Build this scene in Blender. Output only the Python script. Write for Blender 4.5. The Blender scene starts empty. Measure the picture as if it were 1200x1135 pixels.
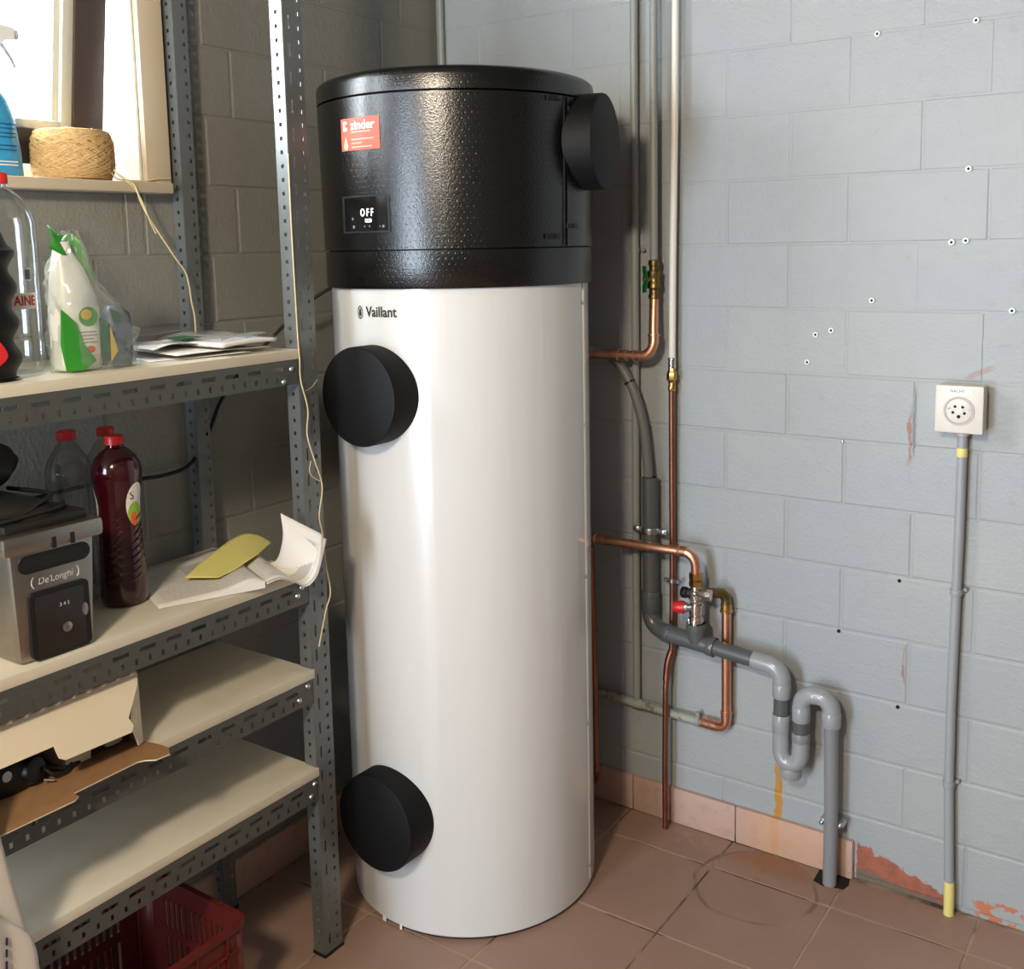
import bpy, bmesh, math, random
from mathutils import Vector, Matrix
random.seed(7)
PI = math.pi
SC = bpy.context.scene
COL = SC.collection

# ------------------------------------------------------------------ camera
def make_camera():
    yaw, pitch, roll = math.radians(34.2577), math.radians(7.2036), math.radians(-1.0828)
    f = Vector((-math.sin(yaw)*math.cos(pitch), math.cos(yaw)*math.cos(pitch), -math.sin(pitch)))
    r = Vector((math.cos(yaw), math.sin(yaw), 0))
    u = r.cross(f)
    r2 = math.cos(roll)*r + math.sin(roll)*u
    u2 = -math.sin(roll)*r + math.cos(roll)*u
    cd = bpy.data.cameras.new('camera')
    cd.sensor_fit = 'HORIZONTAL'; cd.sensor_width = 36
    cd.lens = 1225.17/1200*36
    cd.shift_x = -(618.74-600)/1200
    cd.shift_y = -(567.5-443.08)/1200
    cd.clip_start = 0.02
    co = bpy.data.objects.new('camera', cd); COL.objects.link(co)
    m = Matrix(((r2.x, u2.x, -f.x, 1.93082), (r2.y, u2.y, -f.y, -2.40739), (r2.z, u2.z, -f.z, 1.54823), (0, 0, 0, 1)))
    co.matrix_world = m
    SC.camera = co
make_camera()

# ------------------------------------------------------------------ world, lights, exposure
W = bpy.data.worlds.new('world'); SC.world = W; W.use_nodes = True
W.node_tree.nodes['Background'].inputs[0].default_value = (0.86, 0.93, 1.0, 1)
W.node_tree.nodes['Background'].inputs[1].default_value = 2.6
SC.view_settings.view_transform = 'Standard'
SC.view_settings.look = 'None'
SC.view_settings.gamma = 1.0
SC.view_settings.use_curve_mapping = False
SC.view_settings.exposure = 0.32

def area_light(name, loc, target, sx, sy, power, col):
    l = bpy.data.lights.new(name, 'AREA'); l.shape = 'RECTANGLE'; l.size = sx; l.size_y = sy
    l.energy = power; l.color = col
    o = bpy.data.objects.new(name, l); COL.objects.link(o)
    o.location = loc
    d = Vector(target)-Vector(loc)
    o.rotation_euler = d.to_track_quat('-Z', 'Y').to_euler()
    return o
# daylight through the open doorway behind the photographer
area_light('doorway_daylight', (0.46, -4.36, 1.05), (0.80, 0, 1.05), 0.74, 2.0, 76, (0.70, 0.84, 1.0))
# daylight through the window in the left wall
area_light('window_daylight', (-0.20, -1.50, 2.08), (1.0, -1.50, 1.95), 0.95, 0.72, 60, (0.88, 0.94, 1.0))

# ------------------------------------------------------------------ materials
class E_:
    """tiny expression layer over shader math nodes"""
    def __init__(s, nt, sock): s.nt, s.k = nt, sock
    def _op(s, op, o=None, rev=False, c=None):
        n = s.nt.nodes.new('ShaderNodeMath'); n.operation = op
        a = [s, o] if not rev else [o, s]
        if c is not None: a.append(c)
        for i, v in enumerate(a):
            if v is None: continue
            if isinstance(v, E_): s.nt.links.new(v.k, n.inputs[i])
            else: n.inputs[i].default_value = float(v)
        return E_(s.nt, n.outputs[0])
    def __add__(s, o): return s._op('ADD', o)
    __radd__ = __add__
    def __sub__(s, o): return s._op('SUBTRACT', o)
    def __rsub__(s, o): return s._op('SUBTRACT', o, True)
    def __mul__(s, o): return s._op('MULTIPLY', o)
    __rmul__ = __mul__
    def __truediv__(s, o): return s._op('DIVIDE', o)
    def abs(s): return s._op('ABSOLUTE')
    def sin(s): return s._op('SINE')
    def sqrt(s): return s._op('SQRT')
    def fract(s): return s._op('FRACT')
    def mn(s, o): return s._op('MINIMUM', o)
    def mx(s, o): return s._op('MAXIMUM', o)
    def ramp(s, a, b):           # smoothstep a..b -> 0..1 (a may exceed b)
        n = s.nt.nodes.new('ShaderNodeMapRange'); n.interpolation_type = 'SMOOTHSTEP'
        s.nt.links.new(s.k, n.inputs[0])
        lo, hi = (a, b) if a < b else (b, a)
        n.inputs[1].default_value = lo; n.inputs[2].default_value = hi
        n.inputs[3].default_value = 0 if a < b else 1; n.inputs[4].default_value = 1 if a < b else 0
        return E_(s.nt, n.outputs[0])

def lin(c):
    return tuple((v/12.92 if v <= .04045 else ((v+.055)/1.055)**2.4) for v in c)
def rgb(r, g, b):  # sRGB 0-255 -> linear RGBA
    return lin((r/255, g/255, b/255)) + (1,)

class MT:
    def __init__(s, name, color, rough=.5, metal=0., spec=.5, coat=0., emis=None, estr=0.):
        s.m = bpy.data.materials.new(name); s.m.use_nodes = True
        s.nt = s.m.node_tree; s.b = s.nt.nodes['Principled BSDF']
        s.b.inputs['Base Color'].default_value = color
        s.b.inputs['Roughness'].default_value = rough
        s.b.inputs['Metallic'].default_value = metal
        s.b.inputs['Specular IOR Level'].default_value = spec
        s.b.inputs['Coat Weight'].default_value = coat
        s.b.inputs['Coat Roughness'].default_value = .08
        if emis:
            s.b.inputs['Emission Color'].default_value = emis; s.b.inputs['Emission Strength'].default_value = estr
        s.col = None; s.base = color
        s.m.diffuse_color = color
    def pos(s):
        n = s.nt.nodes.new('ShaderNodeNewGeometry'); x = s.nt.nodes.new('ShaderNodeSeparateXYZ')
        s.nt.links.new(n.outputs['Position'], x.inputs[0])
        return [E_(s.nt, x.outputs[i]) for i in range(3)], n.outputs['Position']
    def obj(s):
        n = s.nt.nodes.new('ShaderNodeTexCoord'); x = s.nt.nodes.new('ShaderNodeSeparateXYZ')
        s.nt.links.new(n.outputs['Object'], x.inputs[0])
        return [E_(s.nt, x.outputs[i]) for i in range(3)], n.outputs['Object']
    def uv(s):
        n = s.nt.nodes.new('ShaderNodeTexCoord'); x = s.nt.nodes.new('ShaderNodeSeparateXYZ')
        s.nt.links.new(n.outputs['UV'], x.inputs[0])
        return [E_(s.nt, x.outputs[i]) for i in range(2)], n.outputs['UV']
    def noise(s, vec, scale, detail=3, rough=.55, stretch=None):
        if stretch:
            m = s.nt.nodes.new('ShaderNodeMapping'); m.inputs['Scale'].default_value = stretch
            s.nt.links.new(vec, m.inputs[0]); vec = m.outputs[0]
        n = s.nt.nodes.new('ShaderNodeTexNoise'); n.inputs['Scale'].default_value = scale
        n.inputs['Detail'].default_value = detail; n.inputs['Roughness'].default_value = rough
        s.nt.links.new(vec, n.inputs['Vector'])
        return E_(s.nt, n.outputs[0])
    def voro(s, vec, scale, feat='F1'):
        n = s.nt.nodes.new('ShaderNodeTexVoronoi'); n.feature = feat; n.inputs['Scale'].default_value = scale
        s.nt.links.new(vec, n.inputs['Vector']); return E_(s.nt, n.outputs['Distance'])
    def rnd(s):
        n = s.nt.nodes.new('ShaderNodeObjectInfo'); return E_(s.nt, n.outputs['Random'])
    def mix(s, fac, color):
        n = s.nt.nodes.new('ShaderNodeMix'); n.data_type = 'RGBA'
        s.nt.links.new(fac.k, n.inputs[0])
        if s.col is None: n.inputs[6].default_value = s.base
        else: s.nt.links.new(s.col, n.inputs[6])
        n.inputs[7].default_value = color
        s.col = n.outputs[2]; s.nt.links.new(s.col, s.b.inputs['Base Color']); return s
    def rough_(s, e): s.nt.links.new(e.k, s.b.inputs['Roughness']); return s
    def bump(s, h, dist=.002, strength=1.):
        n = s.nt.nodes.new('ShaderNodeBump'); n.inputs['Distance'].default_value = dist; n.inputs['Strength'].default_value = strength
        s.nt.links.new(h.k, n.inputs['Height']); s.nt.links.new(n.outputs[0], s.b.inputs['Normal']); return s

def thin_clear(name, tint, gloss=.12, rough=.05, dens=.0, dcol=(1, 1, 1, 1)):
    m = bpy.data.materials.new(name); m.use_nodes = True; nt = m.node_tree
    for n in list(nt.nodes): nt.nodes.remove(n)
    o = nt.nodes.new('ShaderNodeOutputMaterial'); t = nt.nodes.new('ShaderNodeBsdfTransparent'); t.inputs[0].default_value = tint
    g = nt.nodes.new('ShaderNodeBsdfGlossy'); g.inputs['Roughness'].default_value = rough
    fr = nt.nodes.new('ShaderNodeFresnel'); fr.inputs[0].default_value = 1.3
    ad = nt.nodes.new('ShaderNodeMath'); ad.operation = 'MULTIPLY_ADD'; ad.inputs[1].default_value = .35; ad.inputs[2].default_value = gloss; nt.links.new(fr.outputs[0], ad.inputs[0])
    mx = nt.nodes.new('ShaderNodeMixShader'); nt.links.new(ad.outputs[0], mx.inputs[0]); nt.links.new(t.outputs[0], mx.inputs[1]); nt.links.new(g.outputs[0], mx.inputs[2])
    last = mx.outputs[0]
    if dens > 0:
        d = nt.nodes.new('ShaderNodeBsdfDiffuse'); d.inputs[0].default_value = dcol
        m2 = nt.nodes.new('ShaderNodeMixShader'); m2.inputs[0].default_value = dens
        nt.links.new(last, m2.inputs[1]); nt.links.new(d.outputs[0], m2.inputs[2]); last = m2.outputs[0]
    nt.links.new(last, o.inputs[0])
    return m

M = {}
# painted block wall (grey-blue emulsion), chips, drips and bare brick where the paint has gone
def wall_paint(name, right):
    t = MT(name, rgb(159, 165, 169) if right else rgb(134, 133, 126), .48, spec=.45)  # left wall colours are darker and warmer: its shade is mixed into the paint
    (x, y, z), P = t.pos()
    n1 = t.noise(P, 2.2, 4); n2 = t.noise(P, 26, 4); n3 = t.noise(P, 120, 3)
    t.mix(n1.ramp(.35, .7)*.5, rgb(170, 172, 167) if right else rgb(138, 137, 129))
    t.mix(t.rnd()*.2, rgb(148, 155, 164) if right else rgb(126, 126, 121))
    t.mix(n2.ramp(.62, .74)*.22, rgb(136, 139, 140))
    if right:
        wob = (t.noise(P, 38, 3)-.5)
        # bare red brick above the missing skirting tiles
        top = (x-1.25)*-.30 + .088 + wob*.05
        m = (z-top).ramp(.004, -.004)*(x-1.232-wob*.02).ramp(0, .006)*(x-1.445).ramp(.004, -.004)
        t.mix(m, rgb(166, 98, 76)); t.mix(m*n2.ramp(.45, .62)*.6, rgb(132, 84, 70))
        base = ((x-1.24)*-.12+.030+wob*.03)
        m2 = (z-base).ramp(.004, -.006)*(x-1.232).ramp(0, .004)
        t.mix(m2, rgb(112, 102, 88))
        m3 = (z-.045-wob*.05).ramp(.003, -.003)*(x-1.50-wob*.06).ramp(0, .01)*n2.ramp(.45, .5)
        t.mix(m3, rgb(190, 120, 88))
        # column of torn paint
        cx = (x-1.333-wob*.022).abs()
        ch = cx.ramp(.006, .002)*((z-1.10).abs().ramp(.12, .02)+(z-.86).abs().ramp(.10, .03)+(z-.55).abs().ramp(.09, .03))*t.noise(P, 22, 3, .55, (1, 1, .35)).ramp(.48, .58)
        t.mix(ch.mn(1), rgb(152, 112, 100))
        t.mix(((x-1.342-wob*.01).abs().ramp(.0035, .001)*(z-1.14).abs().ramp(.10, .05)*.7), rgb(88, 84, 80))
        # scuff above the socket
        t.mix(((z-1.262-(x-1.485)*.45).abs().ramp(.010, .003)*(x-1.475).abs().ramp(.035, .015)*.55), rgb(158, 122, 108))
        # rust-yellow drip below the trap
        dw = t.noise(P, 34, 3, .6, (.15, .15, 1))
        dw2 = t.noise(P, 21, 3, .6, (.12, .2, 1))
        d = (x-1.034-(dw2-.5)*.016).abs()-dw*.016+.003
        t.mix(d.ramp(.006, .001)*(z-.246).ramp(.02, -.02)*.95, rgb(186, 134, 52))
        # grey drill dust spots
    t.rough_(n2*.25+.36)
    t.bump(n1*.3+n2*.6+n3*.5, .0042, .6)
    return t.m
M['wall_r'] = wall_paint('blue grey wall paint', True)
M['wall_l_shaded'] = wall_paint('shade-darkened wall paint', False)  # left wall's dim lighting is put into this colour
t = MT('plain plaster', rgb(92, 89, 83), .8); (c, P) = t.pos(); t.bump(t.noise(P, 30, 4), .002, .4); M['plaster'] = t.m
t = MT('warm ceiling paint', rgb(112, 107, 100), .8); (c, P) = t.pos(); t.bump(t.noise(P, 40, 3), .002, .3); M['ceil'] = t.m
# floor tile
t = MT('brown clay floor tile', rgb(156, 126, 110), .42, spec=.4)
(x, y, z), P = t.pos()
n1 = t.noise(P, 5, 4); n2 = t.noise(P, 60, 4); n3 = t.noise(P, 260, 2)
t.mix(n1.ramp(.35, .7)*.55, rgb(142, 114, 101)); t.mix(t.rnd()*.3, rgb(162, 132, 114)); t.mix(n2.ramp(.6, .75)*.3, rgb(122, 98, 88))
rr = ((x-1.04)*(x-1.04)+(y+.16)*(y+.16)).sqrt()+(t.noise(P, 9, 2)-.5)*.03
ring = (rr-.145).abs().ramp(.007, .002)*t.noise(P, 7, 2).ramp(.35, .6)
t.mix(ring*.6, rgb(96, 62, 44))
st = rr.ramp(.15, .13)*(y+.10).ramp(-.02, .05)
t.mix(st*.55, rgb(146, 92, 52))
t.mix(((x-1.02).abs().ramp(.03, .01)*(y+.16).ramp(-.06, .04)*t.noise(P, 24, 2).ramp(.4, .6)*.4), rgb(150, 88, 48))
t.mix(((x-.83).abs().ramp(.14, .02)*(y+.06).abs().ramp(.05, .01)*n2.ramp(.5, .62)*.35), rgb(178, 156, 140))
t.rough_(n1*.3+.28); t.bump(n2*.4+n3*.3+n1*.4, .0016, .5); M['tile'] = t.m
t = MT('grout', rgb(168, 146, 126), .9); (c, P) = t.pos(); n = t.noise(P, 6, 4); t.mix(n.ramp(.45, .6)*.9, rgb(72, 56, 46)); t.bump(t.noise(P, 200, 3), .001); M['grout'] = t.m
t = MT('pink clay skirting tile', rgb(190, 160, 146), .5); (x, y, z), P = t.pos(); n = t.noise(P, 40, 4)
t.mix(n.ramp(.45, .7)*.6, rgb(172, 140, 126)); t.mix(t.rnd()*.4, rgb(198, 164, 144))
t.mix(((x-1.03-(n-.5)*.02).abs().ramp(.014, .004)*.55), rgb(204, 140, 66)); t.mix(((x-1.06).abs().ramp(.14, .05)*.45), rgb(206, 160, 120))
t.bump(n, .001, .4); M['skirt'] = t.m
# heater
t = MT('white enamelled shell', rgb(210, 209, 206), .22, spec=.5, coat=.5); (x, y, z), P = t.pos()
n = t.noise(P, 12, 3, .5, (1, 1, .10)); n2 = t.noise(P, 46, 2, .5, (1, 1, .05)); t.bump(n*.9+n2*.25, .0035, .6); M['shell'] = t.m
t = MT('black grained foam plastic', rgb(6, 6, 6), .24, spec=.7); (x, y, z), P = t.pos()
dx_, dy_ = x-.411, y+.45
at = dy_._op('ARCTAN2', dx_)*(.314/.0135)
row = (z/.0117); rowi = row._op('FLOOR'); par = (rowi*.5).fract()
du = (at+par).fract()-.5; dv2 = row.fract()-.5
dot = (du*du+dv2*dv2).sqrt().ramp(.20, .10)
g1 = t.voro(P, 300); g2 = t.noise(P, 520, 2)
t.bump(g1*.5+g2*.5-dot*.5, .0007, .6); M['hood'] = t.m
t = MT('black seam', rgb(6, 6, 6), .6); M['seam'] = t.m
t = MT('matt black foam cap', rgb(8, 8, 9), .62, spec=.3); (c, P) = t.pos(); t.bump(t.noise(P, 260, 3), .0008, .6); M['cap'] = t.m
M['screen'] = MT('black glass screen', rgb(8, 9, 11), .12, coat=.5).m
M['glow'] = MT('white lit digits', (1, 1, 1, 1), .5, emis=(.92, .96, 1, 1), estr=3.).m
M['glowdim'] = MT('dim lit icons', rgb(90, 100, 110), .5, emis=(.5, .6, .7, 1), estr=.12).m
M['print_black'] = MT('black print', rgb(30, 30, 28), .5).m
M['sticker'] = MT('orange red sticker', rgb(238, 92, 70), .45).m
M['sticker_lt'] = MT('pale orange print', rgb(248, 170, 150), .45).m
M['print_white'] = MT('white print', rgb(245, 240, 236), .45).m
# metals, pipes
def metal(name, col, rough, dirt, dcol, sc=30):
    t = MT(name, col, rough, 1.); (c, P) = t.pos(); n = t.noise(P, sc, 4, .6, (1, 1, .4)); t.mix(n.ramp(.4, .7)*dirt, dcol); t.rough_(n*.25+rough-.1); return t.m
M['copper'] = metal('bright copper', rgb(240, 180, 146), .32, .5, rgb(204, 132, 100))
M['copper_old'] = metal('tarnished brown copper', rgb(164, 108, 88), .38, .6, rgb(116, 76, 64))
M['brass'] = metal('brass', rgb(206, 168, 104), .25, .5, rgb(140, 104, 56))
M['brass_dark'] = metal('dull dark brass', rgb(142, 122, 78), .36, .6, rgb(82, 74, 46))
M['chrome'] = metal('chrome plated brass', rgb(222, 218, 210), .16, .35, rgb(150, 140, 128), 60)
M['zinc'] = metal('zinc plated steel', rgb(196, 198, 200), .28, .3, rgb(140, 142, 146))
t = MT('grey painted pipe', rgb(146, 150, 147), .42); (c, P) = t.pos(); n = t.noise(P, 40, 4); t.mix(n.ramp(.6, .75)*.4, rgb(112, 114, 112)); M['pipe_grey'] = t.m
t = MT('chipped painted pipe', rgb(158, 160, 152), .5); (c, P) = t.pos(); n = t.noise(P, 30, 4); t.mix(n.ramp(.55, .62)*.8, rgb(120, 104, 88)); M['pipe_chip'] = t.m
M['pvc_dark'] = MT('dark grey pvc', rgb(84, 88, 89), .3, coat=.2).m
M['pvc_light'] = MT('light grey pvc', rgb(150, 154, 158), .25, coat=.25).m
M['pvc_mid'] = MT('mid grey pvc', rgb(132, 134, 138), .32).m
M['hose'] = MT('grey ribbed hose', rgb(112, 115, 116), .45).m
M['white_pipe'] = MT('white plastic pipe', rgb(232, 230, 222), .4).m
M['green'] = MT('green painted handle', rgb(20, 96, 46), .4).m
M['red_knob'] = MT('red plastic knob', rgb(200, 34, 40), .35).m
M['black'] = MT('black plastic', rgb(16, 16, 17), .4).m
M['black_rubber'] = MT('black rubber', rgb(14, 14, 15), .6).m
M['tape'] = MT('yellow tape', rgb(226, 214, 130), .5).m
M['socket'] = MT('aged white plastic', rgb(214, 208, 198), .35).m
M['socket_lt'] = MT('paper label white', rgb(236, 234, 228), .6).m
M['socket_dk'] = MT('grey ring', rgb(176, 170, 162), .4).m
M['conduit'] = MT('grey electrical conduit', rgb(152, 156, 160), .4).m
M['plug_white'] = MT('white nylon plug', rgb(232, 232, 228), .5).m
M['hole'] = MT('dark hole', rgb(10, 10, 10), .8).m
# shelving
t = MT('grey painted steel', rgb(112, 116, 116), .34, .35, spec=.5); (c, P) = t.pos(); n = t.noise(P, 30, 4); t.mix(n.ramp(.5, .8)*.5, rgb(94, 97, 98)); t.rough_(n*.25+.24); M['steel'] = t.m
t = MT('dark painted steel', rgb(86, 88, 84), .42, .25); (c, P) = t.pos(); n = t.noise(P, 24, 4); t.mix(n.ramp(.5, .8)*.5, rgb(74, 76, 73)); M['steel_dk'] = t.m
t = MT('cream laminate board', rgb(214, 206, 186), .5); (c, P) = t.pos(); n = t.noise(P, 8, 4); t.mix(n.ramp(.45, .7)*.35, rgb(196, 186, 164)); M['board'] = t.m
M['foot'] = MT('black plastic foot', rgb(18, 18, 19), .5).m
# window
M['casing'] = MT('beige painted casing', rgb(206, 192, 166), .5).m
M['reveal'] = MT('white window reveal', rgb(226, 228, 226), .55).m
M['sash'] = MT('dark brown window sash', rgb(70, 58, 54), .4).m
M['gasket'] = MT('pale window bead', rgb(206, 204, 188), .4).m
M['glass'] = thin_clear('window glass', (.97, .98, .98, 1), .02, .01)
# objects
t = MT('natural sisal twine', rgb(206, 172, 118), .85); (c, P) = t.obj(); n = t.noise(P, 160, 3); t.mix(n.ramp(.4, .7)*.5, rgb(178, 140, 88)); M['twine'] = t.m
M['string'] = MT('cream string', rgb(216, 198, 152), .8).m
M['pet'] = thin_clear('clear pet plastic', (.91, .93, .93, 1), .09, .06)
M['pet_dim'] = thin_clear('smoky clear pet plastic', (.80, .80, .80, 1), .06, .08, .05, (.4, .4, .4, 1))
M['bag'] = thin_clear('clear plastic film', (.93, .96, .94, 1), .10, .16, .07, (.9, .95, .9, 1))
M['sleeve'] = thin_clear('clear plastic sleeve', (.95, .96, .96, 1), .10, .22, .10, (.9, .9, .9, 1))
M['cap_red'] = MT('red plastic cap', rgb(214, 44, 36), .35).m
M['blue_liquid'] = MT('blue cleaning liquid bottle', rgb(44, 158, 214), .2, coat=.4).m
M['blue_print'] = MT('dark blue print', rgb(24, 82, 132), .5).m
M['white_plastic'] = MT('white plastic', rgb(232, 232, 230), .35).m
M['lilac'] = MT('lilac grey trigger plastic', rgb(170, 164, 182), .4).m
M['label_white'] = MT('white paper label', rgb(238, 236, 230), .5).m
M['label_red'] = MT('red label print', rgb(204, 36, 40), .45).m
M['cola'] = MT('black bottle', rgb(14, 13, 14), .45, spec=.3).m
M['leaf_green'] = MT('bright leaf green print', rgb(52, 150, 46), .4).m
M['dark_green'] = MT('dark green', rgb(22, 92, 50), .5).m
M['lime'] = MT('lime green print', rgb(150, 188, 60), .45).m
M['grey_blue'] = MT('slate grey plastic', rgb(92, 104, 120), .4).m
M['yellow_print'] = MT('yellow print', rgb(236, 196, 66), .5).m
M['orange_print'] = MT('orange print', rgb(226, 96, 48), .5).m
M['juice'] = MT('dark red juice bottle', rgb(54, 6, 17), .14, coat=.6).m
t = MT('brushed stainless steel', rgb(168, 162, 152), .34, 1.); (c, P) = t.obj(); n = t.noise(P, 60, 3, .5, (1, 1, 14)); t.rough_(n*.2+.24); t.mix(t.noise(P, 10, 3).ramp(.45, .7)*.4, rgb(130, 122, 112)); M['inox'] = t.m
t = MT('greasy black plastic', rgb(26, 24, 20), .5); (c, P) = t.obj(); n = t.noise(P, 30, 4); t.mix(n.ramp(.6, .75)*.5, rgb(58, 52, 40)); M['fry_black'] = t.m
M['fry_glass'] = MT('dark smoked window', rgb(34, 30, 27), .12, coat=.5).m
M['etch'] = MT('pale etched print', rgb(214, 208, 198), .5).m
t = MT('printed page', rgb(226, 222, 214), .7)
(u, v), UV = t.uv()
lines = ((v*26).fract()-.5).abs().ramp(.20, .14)*(u-.5).abs().ramp(.42, .40)*(v-.5).abs().ramp(.44, .42)*t.noise(UV, 30, 2, .5, (6, .4, 1)).ramp(.38, .5)
t.mix(lines*.55, rgb(120, 118, 116)); blk = (u-.68).abs().ramp(.22, .215)*(v-.30).abs().ramp(.13, .125)
t.mix(blk*.55, rgb(150, 150, 150)); M['page'] = t.m
t = MT('plain white paper', rgb(228, 224, 220), .7); M['paper'] = t.m
M['paper_grey'] = MT('grey print', rgb(140, 138, 134), .7).m
t = MT('yellow printed page', rgb(224, 216, 132), .7); (u, v), UV = t.uv()
lines = ((v*20).fract()-.5).abs().ramp(.20, .14)*(u-.5).abs().ramp(.44, .42)*t.noise(UV, 30, 2, .5, (6, .4, 1)).ramp(.40, .5); t.mix(lines*.3, rgb(150, 140, 84)); M['page_yellow'] = t.m
t = MT('white cardboard', rgb(224, 210, 184), .65); (c, P) = t.obj(); n = t.noise(P, 50, 3); t.mix(n.ramp(.72, .76)*.5, rgb(170, 140, 104)); M['card_white'] = t.m
t = MT('brown cardboard', rgb(142, 104, 66), .8); (c, P) = t.obj(); n = t.noise(P, 30, 3); t.mix(n.ramp(.45, .7)*.4, rgb(120, 86, 52)); M['card_brown'] = t.m
t = MT('red crate plastic', rgb(94, 27, 23), .5); (c, P) = t.obj(); n = t.noise(P, 30, 4); t.mix(n.ramp(.55, .75)*.5, rgb(74, 25, 21)); M['crate'] = t.m
t = MT('white linen', rgb(222, 216, 208), .85); (c, P) = t.obj(); t.bump(t.noise(P, 400, 2), .0006, .5); M['linen'] = t.m
M['stitch'] = MT('dark purple embroidery', rgb(44, 32, 72), .8).m
M['bundle'] = MT('black blue fabric', rgb(16, 17, 22), .6).m
M['stalk'] = MT('yellow green stalk', rgb(130, 134, 50), .6).m
M['lamp_glow'] = MT('lit lamp diffuser', (1, 1, 1, 1), .5, emis=(1, .86, .66, 1), estr=6.).m
M['wood_door'] = MT('painted door frame', rgb(180, 176, 166), .5).m

# ------------------------------------------------------------------ mesh helpers
ORI = {}
class MB:
    def __init__(s): s.v, s.f, s.mi, s.uvs = [], [], [], {}
    def face(s, idx, mi=0): s.f.append(tuple(idx)); s.mi.append(mi)
    def box(s, lo, hi, bev=0., mi=0):
        lo, hi = [min(a, b) for a, b in zip(lo, hi)], [max(a, b) for a, b in zip(lo, hi)]
        if bev <= 0:
            b = len(s.v)
            for z in (lo[2], hi[2]):
                for y in (lo[1], hi[1]):
                    for x in (lo[0], hi[0]): s.v.append((x, y, z))
            for q in ((0, 2, 3, 1), (4, 5, 7, 6), (0, 1, 5, 4), (2, 6, 7, 3), (0, 4, 6, 2), (1, 3, 7, 5)): s.face([b+i for i in q], mi)
            return s
        bm = bmesh.new(); bmesh.ops.create_cube(bm, size=1)
        for v in bm.verts: v.co = Vector([(lo[i]+hi[i])/2+v.co[i]*(hi[i]-lo[i]) for i in range(3)])
        bmesh.ops.bevel(bm, geom=list(bm.edges), offset=bev, segments=2, affect='EDGES', profile=.6)
        s.bm(bm, mi); return s
    def bm(s, bm, mi=0):
        b = len(s.v); bm.verts.ensure_lookup_table(); bm.verts.index_update()
        for v in bm.verts: s.v.append(tuple(v.co))
        for f in bm.faces: s.face([b+v.index for v in f.verts], mi)
        bm.free()
    def ring(s, c, ax, r, n, up=None):
        ax = Vector(ax).normalized(); up = Vector(up) if up is not None else (Vector((0, 0, 1)) if abs(ax.z) < .9 else Vector((1, 0, 0)))
        a = ax.cross(up).normalized(); b2 = ax.cross(a); i0 = len(s.v)
        for k in range(n):
            t = 2*PI*k/n; s.v.append(tuple(Vector(c)+a*(r*math.cos(t))+b2*(r*math.sin(t))))
        return list(range(i0, i0+n))
    def tube(s, pts, r, n=14, caps=True, mi=0):
        pts = [Vector(p) for p in pts]; rr = r if isinstance(r, (list, tuple)) else [r]*len(pts)
        prev = None; up = None
        for i, p in enumerate(pts):
            d = (pts[min(i+1, len(pts)-1)]-pts[max(i-1, 0)]).normalized()
            if up is None: up = Vector((0, 0, 1)) if abs(d.z) < .9 else Vector((1, 0, 0))
            a = d.cross(up).normalized(); up = a.cross(d).normalized()
            i0 = len(s.v)
            for k in range(n):
                t = 2*PI*k/n; s.v.append(tuple(p+a*(rr[i]*math.cos(t))+up*(rr[i]*math.sin(t))))
            cur = list(range(i0, i0+n))
            if prev:
                for k in range(n): s.face((prev[k], prev[(k+1) % n], cur[(k+1) % n], cur[k]), mi)
            elif caps: s.face(cur[::-1], mi)
            prev = cur
        if caps: s.face(prev, mi)
        return s
    def lathe(s, prof, n=32, o=(0, 0, 0), ax=(0, 0, 1), mi=0, capa=True, capb=True):
        """prof: (radius, distance along ax)"""
        ax = Vector(ax).normalized(); prev = None
        for r, h in prof:
            cur = s.ring(Vector(o)+ax*h, ax, max(r, 1e-5), n)
            if prev:
                for k in range(n): s.face((prev[k], cur[k], cur[(k+1) % n], prev[(k+1) % n]), mi)
            elif capa: s.face(cur, mi)
            prev = cur
        if capb: s.face(prev[::-1], mi)
        return s
    def grid(s, fn, nu, nv, mi=0, uv=True):
        b = len(s.v)
        for j in range(nv+1):
            for i in range(nu+1):
                s.v.append(tuple(fn(i/nu, j/nv)))
                s.uvs[len(s.v)-1] = (i/nu, j/nv)
        for j in range(nv):
            for i in range(nu):
                k = b+j*(nu+1)+i; s.face((k, k+1, k+nu+2, k+nu+1), mi)
        return s
    def plate(s, u0, u1, v0, v1, holes, fn):
        """rectangle u0..u1 x v0..v1 with real rectangular holes (ua,ub,va,vb); fn maps (u,v)->xyz"""
        us = sorted({u0, u1} | {h[0] for h in holes} | {h[1] for h in holes}); vs = sorted({v0, v1} | {h[2] for h in holes} | {h[3] for h in holes})
        idx = {}
        def vert(i, j):
            if (i, j) not in idx: idx[(i, j)] = len(s.v); s.v.append(tuple(fn(us[i], vs[j])))
            return idx[(i, j)]
        for j in range(len(vs)-1):
            vc = (vs[j]+vs[j+1])/2; hs = [h for h in holes if h[2] < vc < h[3]]
            for i in range(len(us)-1):
                uc = (us[i]+us[i+1])/2
                if any(h[0] < uc < h[1] for h in hs): continue
                s.face((vert(i, j), vert(i+1, j), vert(i+1, j+1), vert(i, j+1)))
        return s
    def poly(s, pts, off, mi=0):
        """flat polygon pts extruded by vector off"""
        b = len(s.v); n = len(pts); off = Vector(off)
        for p in pts: s.v.append(tuple(p))
        for p in pts: s.v.append(tuple(Vector(p)+off))
        s.face(range(b, b+n), mi); s.face([b+n+i for i in range(n)][::-1], mi)
        for i in range(n): j = (i+1) % n; s.face((b+j, b+i, b+n+i, b+n+j), mi)
        return s
    def map(s, fn): s.v = [tuple(fn(Vector(p))) for p in s.v]; return s
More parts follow.
